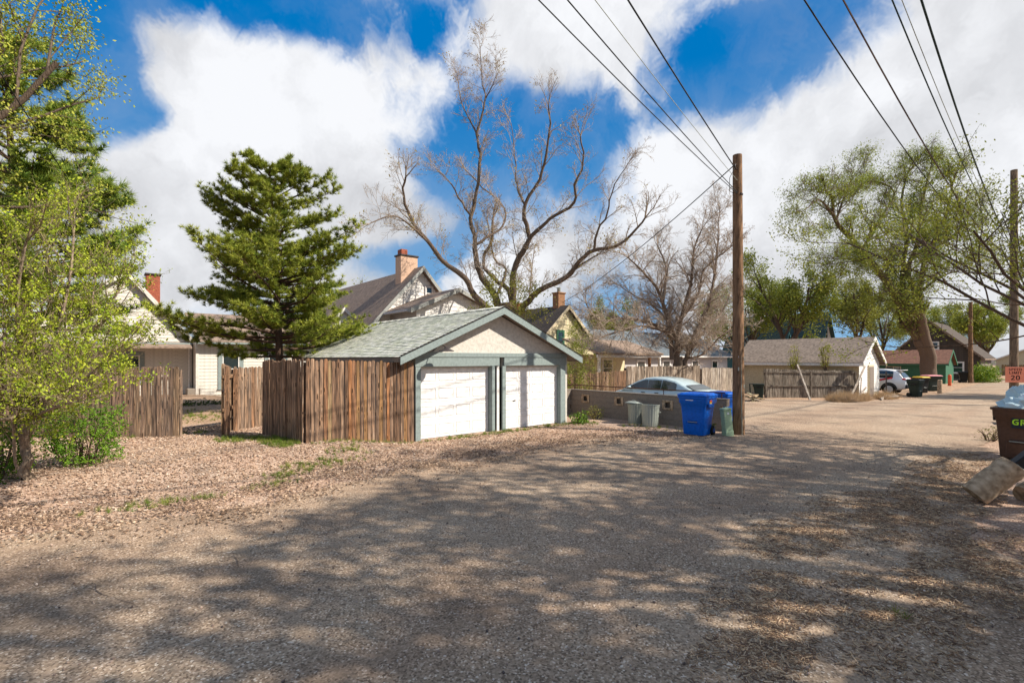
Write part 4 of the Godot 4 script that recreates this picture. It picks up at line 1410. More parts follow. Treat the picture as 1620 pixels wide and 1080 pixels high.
func make_street_things() -> void:
	var p := pole("tall bare wooden utility pole beside the blue bin and green pedestal", Vector3(14.2, 0, -6.55), 8.12, .165, .125, .08)
	var mb := MB.new()
	mb.tube([Vector3(-.12, 7.72, 0), Vector3(-.30, 7.74, .05), Vector3(-.38, 7.66, .06), Vector3(-.30, 7.62, .05), Vector3(-.12, 7.64, 0)], [.018, .018, .03, .018, .018], 6)
	part("insulator", mb.mesh(), mats.dark_metal, p)
	bpart("bolt", mats.dark_metal, p, Vector3(.12, 7.68, 0), Vector3(.1, .04, .04), .01)
	bpart("clamp", mats.dark_metal, p, Vector3(-.08, 6.92, .12), Vector3(.12, .06, .05), .01)
	bpart("tag", mats.galv, p, Vector3(-.155, 1.9, .05), Vector3(.012, .10, .07), .002)
	bpart("tag", mats.label_white, p, Vector3(-.15, 2.25, .05), Vector3(.012, .06, .05), .002)
	mb = MB.new()
	mb.tube([Vector3(-.09, -.02, .14), Vector3(-.11, 3.0, .11), Vector3(-.14, 6.9, .075)], [.009, .009, .009], 5)
	part("ground_wire", mb.mesh(), mats.galv, p)
	mb = MB.new()
	mb.tube([Vector3(-.36, 7.62, .06), Vector3(-.55, 7.3, .0), Vector3(-.35, 7.0, -.1), Vector3(-.14, 6.95, -.05)], [.008, .008, .008, .008], 5)
	part("splice_loop", mb.mesh(), mats.wire, p)
	for y in [0.5, 1.4, 2.2]:
		bpart("staple", mats.galv, p, Vector3(-.02 * y / 8, y, .158), Vector3(.03, .10, .012), .003)
	# green telephone pedestal, leaning
	var pd := thing("utility_pedestal", "slim pale green utility pedestal leaning against the pole base", "pedestal", Vector3(13.66, 0, -6.60), -.5)
	var lean := Basis(Vector3(0, 0, 1), .11)
	bpart("cabinet", mats.pedestal, pd, lean * Vector3(0, .44, 0), Vector3(.24, .62, .20), .015, lean)
	bpart("base", mats.pedestal, pd, lean * Vector3(0, .07, 0), Vector3(.25, .16, .21), .012, lean)
	bpart("cap", mats.pedestal, pd, lean * Vector3(0, .775, 0), Vector3(.27, .06, .23), .02, lean)
	bpart("plate", mats.label_white, pd, lean * Vector3(.0, .66, .102), Vector3(.06, .06, .006), .0, lean)
	# bins
	var c1 := cart("recycling_cart", "large bright blue wheeled recycling cart standing in front of the block wall", Vector3(13.22, 0, -7.28), -1.5, mats.blue_plastic, mats.blue_dark, mats.blue_plastic, 1.12, 0.0, 1.2)
	bpart("moulded_line", mats.label_white, c1, Vector3(-.06, 1.02, .392), Vector3(.22, .018, .004))
	for k in 3:
		bpart("sticker", [mats.label_red, mats.yellow_lid, mats.label_white][k], c1, Vector3(.408, 1.0 - k * .05, .05), Vector3(.006, .048, .14))
	cart("recycling_cart", "blue wheeled cart standing behind the front blue cart, by the pole", Vector3(15.2, 0, -7.5), -.2, mats.blue_plastic, mats.blue_dark, mats.blue_plastic, 1.06)
	var bb := cart("trash_cart", "brown overfilled wheeled cart with GR label at the alley edge", Vector3(15.45, 0, -.90), -1.75, mats.brown_plastic, mats.brown_dark, mats.brown_plastic, 1.12, 1.0, 1.25)
	bpart("label_plate", mats.label_dark, bb, Vector3(.12, .82, .372), Vector3(.44, .24, .012), .004, Basis(Vector3.RIGHT, -.12))
	text_part("lettering", "GR", .17, mats.label_green, bb, Vector3(.02, .83, .383), Basis(Vector3.RIGHT, -.12))
	cart("trash_cart", "teal wheeled cart standing beyond the brown cart near the sign pole", Vector3(24.5, gy(24), -.75), -1.4, mats.teal_plastic, mats.teal_plastic, mats.teal_plastic, 1.1)
	for q in [["pale blue trash bag on top of the brown cart", Vector3(15.35, 1.14, -1.05), .26, .20, "bag"], ["white trash bag bulging from the brown cart", Vector3(15.62, 1.20, -.75), .28, .24, "bag_white"], ["pointed light blue bag piled highest on the brown cart", Vector3(15.75, 1.34, -1.0), .20, .26, "bag"], ["crumpled red cloth on the heap in the brown cart", Vector3(15.95, 1.38, -.72), .15, .14, "red_cloth"]]:
		tag(part("trash_bag", blob_mesh(q[2], q[3], q[2], .5, 1.3), mats[q[4]], self, q[1]), q[0], "trash bag", "bags in the brown cart")
	cart("trash_cart", "dark green wheeled cart beside the white car's rear bumper", Vector3(38.4, gy(38), -6.85), -.3, mats.green_plastic, mats.black_plastic, mats.black_plastic, 1.0)
	cart("trash_cart", "black wheeled cart with yellow lid behind the white car", Vector3(43.8, gy(44), -7.5), -.6, mats.black_plastic, mats.black_plastic, mats.yellow_lid, 1.05)
	cart("trash_cart", "wide dark wheeled cart with pink lid near the big tree", Vector3(47.2, gy(47), -7.5), -.75, mats.green_plastic, mats.black_plastic, mats.pink_lid, 1.1, 0.0, 1.5)
	cart("trash_cart", "dark tapered trash cart standing by the leaning fence and lumber pile", Vector3(28.9, gy(29), -12.2), .4, mats.green_plastic, mats.black_plastic, mats.green_plastic, .85, 1.0)
	cart("trash_cart", "small black cart beside the far utility pole", Vector3(70.6, gy(70), -8.6), .2, mats.black_plastic, mats.black_plastic, mats.black_plastic, 1.1)
	# galvanised cans
	for q in [[Vector3(14.0, 0, -10.0), "dented galvanised can with its lid lying askew, next to the wall", 1.0, .02], [Vector3(13.72, 0, -9.2), "open galvanised can with a bent side, leaning toward the wall", 1.06, -.06]]:
		var cn := thing("galvanised_can", q[1], "trash can", q[0], rf(0, 3), "galvanised trash cans")
		mb = MB.new()
		var s: float = q[2]
		mb.lathe([Vector2(.001, .02), Vector2(.215, .02), Vector2(.22, .0), Vector2(.225, .03), Vector2(.235, .12), Vector2(.252, .40), Vector2(.262, .56), Vector2(.268, .60), Vector2(.268, .63), Vector2(.277, .645), Vector2(.277, .665), Vector2(.262, .665), Vector2(.255, .58), Vector2(.222, .05), Vector2(.001, .045)], 44, Vector3.ZERO, .035)
		for k in mb.v.size():
			var a: Vector3 = mb.v[k]
			var dent := exp(-(Vector2(a.x - .25, a.y - .35).length_squared()) * 14.0) * .05
			mb.v[k] = Vector3(a.x - dent, a.y, a.z) * s
		mb.flat()
		part("body", mb.mesh(), mats.galv, cn, Vector3.ZERO, Basis(Vector3(0, 0, 1), q[3]))
		for k in [-1, 1]:
			mb = MB.new()
			mb.tube([Vector3(-.06, .46 * s, k * .262 * s), Vector3(-.06, .44 * s, k * .31 * s), Vector3(.06, .44 * s, k * .31 * s), Vector3(.06, .46 * s, k * .262 * s)], [.007, .007, .007, .007], 5)
			part("handle", mb.mesh(), mats.galv, cn)
		if s == 1.0:
			mb = MB.new()
			mb.lathe([Vector2(.29, -.03), Vector2(.295, .0), Vector2(.27, .012), Vector2(.15, .05), Vector2(.04, .062), Vector2(.001, .062)], 28)
			var ld := part("lid", mb.mesh(), mats.galv, cn, Vector3(.04, .69, .02), Basis(Vector3(1, 0, .4).normalized(), .10))
			mb = MB.new()
			mb.tube([Vector3(-.06, .055, 0), Vector3(-.05, .09, 0), Vector3(.05, .09, 0), Vector3(.06, .055, 0)], [.007, .007, .007, .007], 5)
			part("handle", mb.mesh(), mats.galv, ld)
	# concrete footings pulled from the ground
	var f1 := thing("concrete_footing", "rough cylindrical concrete footing tipped over with a black post bracket", "concrete footing", Vector3(10.3, .13, -1.04), -1.0)
	var tip := Basis(Vector3(0, 0, 1), -.78)
	part("pier", lumpy_loft(.185, .18, .68, 28, 12, .022), mats.footing, f1, Vector3(-.1, -.02, 0), tip)
	bpart("bracket", mats.black_plastic, f1, tip * Vector3(.02, .92, .03) + Vector3(-.1, 0, 0), Vector3(.14, .65, .14), .01, tip)
	bpart("plate", mats.galv, f1, tip * Vector3(.16, .68, .0) + Vector3(-.1, 0, 0), Vector3(.36, .02, .22), .004, tip)
	var f2 := thing("concrete_footing", "second rough concrete footing lying at the picture's edge behind the bracketed one", "concrete footing", Vector3(11.0, .10, -.42), -.7)
	part("pier", lumpy_loft(.22, .20, .7, 26, 10, .03), mats.footing, f2, Vector3(-.25, -.04, 0), Basis(Vector3(0, 0, 1), -1.05))
	# pole with the speed limit sign
	var sp := pole("tall grey utility pole carrying the orange speed limit sign", Vector3(33.9, gy(34), -2.3), 11.5, .175, .13, 0.0, Color(.85, .95, 1.0))
	var dirn := Basis(Vector3.UP, deg_to_rad(-62))
	var sg := thing("speed_sign", "orange square sign reading SPEED LIMIT 20 on the grey pole", "sign", Vector3(33.9, gy(34) + 1.55, -2.3), deg_to_rad(-62))
	sg.position += dirn * Vector3(-.06, 0, .235)
	bpart("face", mats.sign_face, sg, Vector3.ZERO, Vector3(.74, .74, .012), .004)
	text_part("lettering", "SPEED", .17, mats.sign_ink, sg, Vector3(0, .25, .009))
	text_part("lettering", "LIMIT", .17, mats.sign_ink, sg, Vector3(0, .09, .009))
	text_part("lettering", "20", .32, mats.sign_ink, sg, Vector3(0, -.15, .009))
	pole("far brown utility pole beside the green garage", Vector3(70.5, gy(70), -8.0), 8.6, .22, .16)
	pole("utility pole standing behind the viewpoint where the alley wires come from", Vector3(-8.4, 0, -2.1), 12.6, .2, .14)
	# small posts
	tag(part("marker_post", bmesh(Vector3(.24, .95, .24), .03), mats.footing, self, Vector3(44.4, gy(44) + .45, -6.6)), "short weathered pale wooden post at the alley edge", "post")
	mb = MB.new()
	mb.lathe([Vector2(.001, 0), Vector2(.13, 0), Vector2(.13, .95), Vector2(.09, 1.03), Vector2(.001, 1.05)], 14)
	tag(part("bollard", mb.mesh(), mats.orange_paint, self, Vector3(59.8, gy(60), -8.2)), "orange bollard in front of the green garage", "bollard")
	# clutter by the leaning fence
	for k in 7:
		tag(part("lumber", board_mesh(rf(1.2, 2.0), .05, .16, [Color(1.3, 1.0, .75), Color(1.1, 1.0, .9), Color(1.2, .85, .6)][k % 3], rng.randf()), mats.weathered, self, Vector3(27.0 + rf(-.5, .5), gy(27) + .04 + .055 * k, -11.6 + rf(-.25, .25)), Basis(Vector3.UP, rf(.2, .9))), ["bottom", "second", "third", "fourth", "fifth", "sixth", "topmost"][k] + " board, counted upward, of the low lumber pile by the dark cart", "lumber", "lumber pile")
	between("leaning_post", "pale post leaning against the grey board fence", "post", Vector3(30.0, gy(30), -9.9), Vector3(31.0, gy(31) + 1.95, -10.9), .09, .09, Color(1.5, 1.4, 1.2), mats.weathered)
	between("broken_board", "long white board propped up against the tan garage corner", "board", Vector3(31.8, gy(33), -8.55), Vector3(34.2, gy(34) + 1.9, -8.4), .17, .03, Color(2.2, 2.1, 2.0), mats.weathered)
	between("broken_board", "upright white board standing under the propped one", "board", Vector3(33.0, gy(33), -8.35), Vector3(33.3, gy(34) + 1.25, -8.35), .13, .03, Color(2.1, 2.0, 1.9), mats.weathered)
	between("broken_board", "short white board crossing low behind the brush heap", "board", Vector3(31.6, gy(33) + .1, -8.2), Vector3(33.2, gy(34) + .7, -8.1), .10, .03, Color(1.9, 1.8, 1.7), mats.weathered)
	for k in 5:
		var fx := 32.6 + k * .5 + rf(0, .3)
		between("fallen_board", ["leftmost", "second from left", "middle", "second from right", "rightmost"][k] + " of five pale boards lying by the tan garage", "board", Vector3(fx, gy(34) + .04 + .03 * k, -7.3 + rf(-.3, .2)), Vector3(fx + rf(.9, 1.6), gy(34) + .08 + .03 * k, -7.2 + rf(-.5, .4)), .12, .03, Color(1.8, 1.7, 1.5), mats.weathered, "fallen boards")
	mb = MB.new()
	mb.tube([Vector3(0, -.1, 0), Vector3(0, 1.55, 0)], [.035, .035], 8)
	tag(part("steel_post", mb.mesh(), mats.dark_metal, self, Vector3(35.6, gy(35), -7.7)), "thin black steel post in front of the tan garage", "post")

func make_cars() -> void:
	var sd := car("sedan", "silver-green sedan parked nose-in behind the block wall", Vector3(17.4, .0, -11.15), PI / 2, mats.silver_car, mats.silver_car,
		[[-2.30, .42, .72, .58], [-2.22, .30, .90, .76], [-2.05, .24, 1.0, .84], [-1.6, .2, 1.03, .88], [-.8, .2, .99, .89], [.2, .2, .96, .89], [1.0, .2, .95, .88], [1.5, .22, .90, .86], [2.0, .26, .78, .80], [2.2, .34, .68, .68], [2.27, .42, .60, .52]],
		[[-1.80, 1.01], [-1.4, 1.19], [-1.02, 1.37], [-.6, 1.445], [-.1, 1.47], [.3, 1.44], [.65, 1.32], [1.0, 1.14], [1.35, .95]], .97, .80, [-1.32, 1.36], .32, [[-.46, .12, 1.36], [.15, 1.05, 1.36], [-1.12, -.49, 1.36]])
	for k in [-1, 1]:
		bpart("tail_light", mats.tail_light, sd, Vector3(-2.2, .80, k * .62), Vector3(.10, .16, .26), .03)
	bpart("bumper", mats.silver_car, sd, Vector3(-2.24, .48, 0), Vector3(.14, .2, 1.5), .05)
	var su := car("suv", "white suv with dark cladding parked beyond the tan garage", Vector3(40.6, gy(40), -9.75), PI / 2, mats.white_car, mats.cladding,
		[[-2.20, .5, .95, .70], [-2.12, .38, 1.08, .86], [-1.9, .32, 1.14, .91], [-1.2, .28, 1.12, .92], [-.4, .26, 1.08, .92], [.5, .26, 1.06, .92], [1.1, .28, 1.05, .91], [1.6, .3, 1.0, .89], [2.0, .34, .9, .82], [2.18, .42, .8, .7], [2.22, .5, .7, .55]],
		[[-2.05, 1.10], [-1.8, 1.44], [-1.6, 1.60], [-1.0, 1.67], [-.2, 1.68], [.3, 1.64], [.7, 1.48], [1.2, 1.06]], 1.08, .83, [-1.3, 1.38], .36, [[-.62, .02, 1.56], [.1, .9, 1.56], [-1.5, -.70, 1.56]])
	for k in [-1, 1]:
		bpart("tail_light", mats.tail_light, su, Vector3(-2.02, 1.02, k * .72), Vector3(.26, .15, .26), .05)
		bpart("roof_rail", mats.dark_trim, su, Vector3(-.5, 1.70, k * .56), Vector3(1.7, .03, .03), .01)
	bpart("bumper", mats.cladding, su, Vector3(-2.16, .55, 0), Vector3(.16, .28, 1.62), .06)
	bpart("spoiler", mats.white_car, su, Vector3(-1.82, 1.60, 0), Vector3(.4, .05, 1.15), .02)
	bpart("stripe", mats.tail_light, su, Vector3(-1.0, 1.0, -.925), Vector3(1.0, .10, .012), .004, Basis(Vector3(0, 0, 1), -.22))

func make_houses() -> void:
	# cream house behind the gate
	var h := thing("cream_house", "cream clapboard house with blue window trim behind the open gate", "house", Vector3(0, 0, -31))
	gable(h, -3.4, 4.05, -1.0, 9.0, 3.05, 6.5, mats.cream_siding, mats.roof_brown, mats.cream_siding, .35, .19, mats.cream_siding, 1.2)
	var mb := MB.new()
	mb.box(Vector3(7.2, 1.4, -3.2), Vector3(6.2, 3.4, 6.4))
	part("wing_wall", mb.mesh(), mats.cream_siding, h)
	var y := .2
	while y < 2.95:
		bpart("siding_board", mats.cream_siding, h, Vector3(7.2, y + .09, .012), Vector3(6.2, .178, .02), 0.0, Basis(Vector3.RIGHT, -.10))
		y += .18
	mb = MB.new()
	mb.prism([Vector3(0, 3.0, .45), Vector3(0, 3.12, .45), Vector3(0, 5.0, -4.6), Vector3(0, 4.88, -4.6)], Vector3(4.12, 0, 0), Vector3(6.5, 0, 0))
	part("wing_roof", mb.mesh(), mats.roof_brown, h)
	bpart("gutter", mats.trim_blue, h, Vector3(7.3, 3.02, .49), Vector3(6.5, .11, .10), .02)
	bpart("gutter", mats.trim_blue, h, Vector3(.3, 2.98, -.52), Vector3(7.4, .11, .12), .02)
	mb = MB.new()
	mb.prism([Vector3(0, 2.72, .3), Vector3(0, 2.80, .3), Vector3(0, 3.08, -1.0), Vector3(0, 3.0, -1.0)], Vector3(-3.4, 0, 0), Vector3(7.3, 0, 0))
	part("pent_roof", mb.mesh(), mats.roof_brown, h)
	window_part(h, Vector3(5.75, 1.62, .04), .82, 1.75, mats.trim_blue, .22)
	window_part(h, Vector3(8.1, 1.62, .04), .82, 1.75, mats.trim_blue, .22)
	window_part(h, Vector3(1.2, 1.75, -.96), 1.1, 1.2, mats.trim_blue, .2)
	bpart("corner_board", mats.cream_siding, h, Vector3(4.15, 1.5, .03), Vector3(.14, 3.0, .06), .01)
	bpart("downspout", mats.white_paint, h, Vector3(3.9, 1.4, -.9), Vector3(.07, 2.8, .07), .02)
	chimney_part(h, Vector3(2.4, 4.0, -2.4), .62, .62, 2.75, mats.brick_red, mats.dark_metal)
	bpart("step", mats.concrete, h, Vector3(4.0, .3, -.3), Vector3(.6, .6, .7), .03)
	# grey house with the steep gable behind the garage
	h = thing("grey_house", "grey-white house with steep brown roof and tan chimney behind the garage", "house", Vector3(14.9, 0, -26))
	gable(h, -3.9, 3.9, 0.0, 13.0, 3.25, 7.5, mats.grey_siding, mats.roof_brown, mats.grey_trim, .45, .22, mats.white_paint, 0.0)
	gable(h, -2.0, 3.3, 3.0, 3.05, 4.85, 5.95, mats.grey_siding, mats.roof_brown, mats.grey_trim, .5, .22, mats.white_paint, .5)
	chimney_part(h, Vector3(-.35, 6.3, -1.1), 1.15, .7, 2.1, mats.brick_tan, mats.dark_metal)
	bpart("red_flue", mats.brick_red, h, Vector3(-.62, 8.62, -1.1), Vector3(.42, .42, .5), .02)
	window_part(h, Vector3(.55, 6.15, .06), .45, .8, mats.grey_siding, .08)
	window_part(h, Vector3(1.5, 4.1, 3.06), 1.3, .75, mats.grey_trim, .1)
	window_part(h, Vector3(-.9, 4.05, 3.06), .6, .8, mats.grey_trim, .1)
	bpart("gutter", mats.grey_siding, h, Vector3(-2.55, 4.7, 1.5), Vector3(.12, .12, 3.2), .02)
	# dormer on the steep slope
	gable(h, -3.6, -2.5, -4.2, 1.6, 4.7, 5.2, mats.white_paint, mats.roof_brown, mats.white_paint, .2)
	window_part(h, Vector3(-3.05, 4.15, -4.14), .5, .7, mats.white_paint, .08)
	# cream-yellow house with ivy
	h = thing("ivy_house", "pale yellow gabled house with ivy and two chimneys right of the garage", "house", Vector3(25.5, gy(25), -24))
	gable(h, -3.2, 3.2, 0.0, 10.0, 2.95, 5.85, mats.yellow_siding, mats.roof_dark, mats.tan_wall, .35, .2, mats.yellow_siding)
	window_part(h, Vector3(-.65, 3.75, .05), .55, .8, mats.green_wall, .12, mats.green_wall)
	window_part(h, Vector3(1.2, 1.5, .05), 1.0, 1.3, mats.white_paint, .1)
	chimney_part(h, Vector3(.15, 5.2, -.9), .7, .6, 1.75, mats.brick_brown, mats.brick_brown, true)
	chimney_part(h, Vector3(0, 5.0, -5.2), .7, .7, 1.5, mats.brick_red, mats.brick_red)
	var spots := []
	for k in 900:
		var t := rng.randf()
		var q := Vector3(lerpf(.3, 2.4, rng.randf()) + sin(t * 9.0) * .25, t * 5.4, .08 + rf(0, .22))
		if q.y < 5.9 - absf(q.x) * .9:
			spots.append(q)
	crown(h, spots, 620, leaf_mesh(6, .10, .12, 31), mats.leaf, Color(.16, .20, .03), Color(.30, .30, .05), .1, .7, 1.3, "ivy")
	# porch in front of the slate roofed house
	h = thing("porch", "low brown-roofed porch with an orange-brown post, behind the board fence", "porch", Vector3(26.6, gy(26), -19.6))
	mb = MB.new()
	mb.prism([Vector3(0, 2.50, .5), Vector3(0, 2.62, .5), Vector3(0, 3.6, -2.6), Vector3(0, 3.48, -2.6)], Vector3(-3.4, 0, 0), Vector3(6.9, 0, 0))
	part("roof", mb.mesh(), mats.roof_brown, h)
	bpart("beam", mats.white_paint, h, Vector3(0, 2.42, .3), Vector3(6.8, .18, .14), .01)
	bpart("wall", mats.yellow_siding, h, Vector3(-.2, 1.1, -2.5), Vector3(6.4, 2.9, .15))
	for q in [[2.1, "brick_brown"], [-3.2, "white_paint"], [3.3, "white_paint"]]:
		bpart("post", mats[q[1]], h, Vector3(q[0], 1.1, .3), Vector3(.16, 2.5, .16), .01)
	bpart("railing", mats.white_paint, h, Vector3(-.6, .9, .3), Vector3(5.2, .07, .06), .01)
	window_part(h, Vector3(1.0, 1.6, -2.4), 1.0, 1.2, mats.white_paint, .1)
	h = thing("slate_house", "low house with a blue-grey roof behind the bare many-branched tree", "house", Vector3(38.5, gy(38), -22.5))
	mb = MB.new()
	mb.prism([Vector3(0, 2.5, .6), Vector3(0, 2.62, .6), Vector3(0, 4.75, -3.6), Vector3(0, 4.63, -3.6)], Vector3(-9, 0, 0), Vector3(17, 0, 0))
	mb.prism([Vector3(0, 2.5, -7.8), Vector3(0, 2.62, -7.8), Vector3(0, 4.75, -3.6), Vector3(0, 4.63, -3.6)], Vector3(-9, 0, 0), Vector3(17, 0, 0))
	part("roof", mb.mesh(), mats.roof_slate, h)
	bpart("wall", mats.grey_siding, h, Vector3(-.5, 1.2, -3.5), Vector3(16, 2.9, 7.4))
	for x in [-6.5, -3.0, 1.5, 5.0]:
		window_part(h, Vector3(x, 1.5, .24), 1.0, 1.3, mats.white_paint, .1)
	bpart("gutter", mats.white_paint, h, Vector3(-.5, 2.5, .66), Vector3(17, .12, .12), .02)
	# tan garage
	h = thing("tan_garage", "tan garage with white gable and brown shingle roof beyond the leaning fence", "garage", Vector3(36.5, gy(36), -8.75))
	gable(h, -2.15, 2.15, 0.0, 7.0, 2.15, 3.5, mats.tan_wall, mats.roof_tan, mats.white_paint, .38, .16, mats.white_paint)
	bpart("door_frame", mats.tan_wall, h, Vector3(.1, .95, .05), Vector3(1.1, 2.0, .08), .01)
	bpart("door", mats.soffit, h, Vector3(.1, .92, .10), Vector3(.9, 1.84, .04), .01)
	for k in 12:
		bpart("rafter_tail", mats.white_paint, h, Vector3(-2.36, 1.98, -.3 - k * .6), Vector3(.3, .09, .06))
	# green garage
	h = thing("green_garage", "dark green garage with reddish roof behind the big leaning tree", "garage", Vector3(67, gy(67), -9.2))
	gable(h, -2.2, 2.2, 0.0, 8.5, 2.05, 3.3, mats.green_wall, mats.roof_red, mats.green_wall, .35, .18, mats.green_wall)
	mb = MB.new()
	for k in [-1, 1]:
		mb.box(Vector3(0, k * .2, 0), Vector3(.05, .06, 1.3))
		mb.box(Vector3(0, 0, k * .62), Vector3(.05, .34, .06))
	mb.box(Vector3.ZERO, Vector3(.05, .34, .06))
	var wf := part("window", mb.mesh(), mats.tan_wall, h, Vector3(-2.22, 1.5, -4.2))
	bpart("pane", mats.glass, wf, Vector3(.01, 0, 0), Vector3(.02, .34, 1.2))
	# brown roofed house further on
	h = thing("brown_house", "house with a steep dark brown roof past the green garage", "house", Vector3(86, gy(86), -12.6), -PI / 2)
	gable(h, -4.4, 4.4, 6.0, 10.0, 2.9, 7.1, mats.soffit, mats.roof_dark, mats.roof_brown, .4, .24, mats.roof_dark)
	window_part(h, Vector3(.2, 4.3, 6.05), .7, .8, mats.white_paint, .12)
	window_part(h, Vector3(2.4, 1.6, 6.05), .9, 1.2, mats.white_paint, .12)
	# teal house far behind
	h = thing("teal_house", "teal house with a white-faced steep gable between far trees", "house", Vector3(69, gy(69), -21))
	gable(h, -2.4, 2.4, 0.0, 11.0, 4.2, 8.0, mats.teal_wall, mats.roof_teal, mats.teal_wall, .5, .25, mats.white_paint)
	window_part(h, Vector3(0, 5.6, .06), .7, 1.1, mats.teal_wall, .12)
	gable(h, -6.0, -2.45, -3.0, 7.0, 3.2, 5.6, mats.teal_wall, mats.roof_teal, mats.teal_wall, .4)
	# houses closing the alley
	h = thing("far_house", "small tan house with grey-green hip roof at the end of the alley", "house", Vector3(128, gy(128), -6.0), -PI / 2)
	gable(h, -5, 5, 0.0, 8.0, 2.8, 5.2, mats.tan_wall, mats.roof_teal, mats.white_paint, .5)
	window_part(h, Vector3(2.0, 1.5, .06), 1.4, 1.2, mats.white_paint, .12)
	fence("board_fence", "orange-brown plank fence closing the far end of the alley", Vector3(118, gy(118), -9.5), Vector3(118, gy(118), 4.0), 1.9, 1.9, .3, mats.picket, [Color(1.6, 1.1, .7), Color(1.4, 1.0, .7)])
	# garage across the alley whose roof edge shades the near corner
	h = thing("neighbour_garage", "low stucco garage across the alley, behind the viewpoint's right shoulder", "garage", Vector3(4.2, 0, 3.6))
	mb = MB.new()
	mb.box(Vector3(0, 1.15, 0), Vector3(5.0, 2.7, 4.0))
	part("wall", mb.mesh(), mats.stucco, h)
	mb = MB.new()
	mb.prism([Vector3(0, 2.42, -2.35), Vector3(0, 2.54, -2.35), Vector3(0, 3.6, 0), Vector3(0, 3.48, 0)], Vector3(-2.9, 0, 0), Vector3(5.8, 0, 0))
	part("roof_slope", mb.mesh(), mats.roof_brown, h)
	mb = MB.new()
	mb.prism([Vector3(0, 2.42, 2.35), Vector3(0, 2.54, 2.35), Vector3(0, 3.6, .004), Vector3(0, 3.48, .004)], Vector3(-2.9, 0, 0), Vector3(5.8, 0, 0))
	part("roof_slope", mb.mesh(), mats.roof_brown, h)

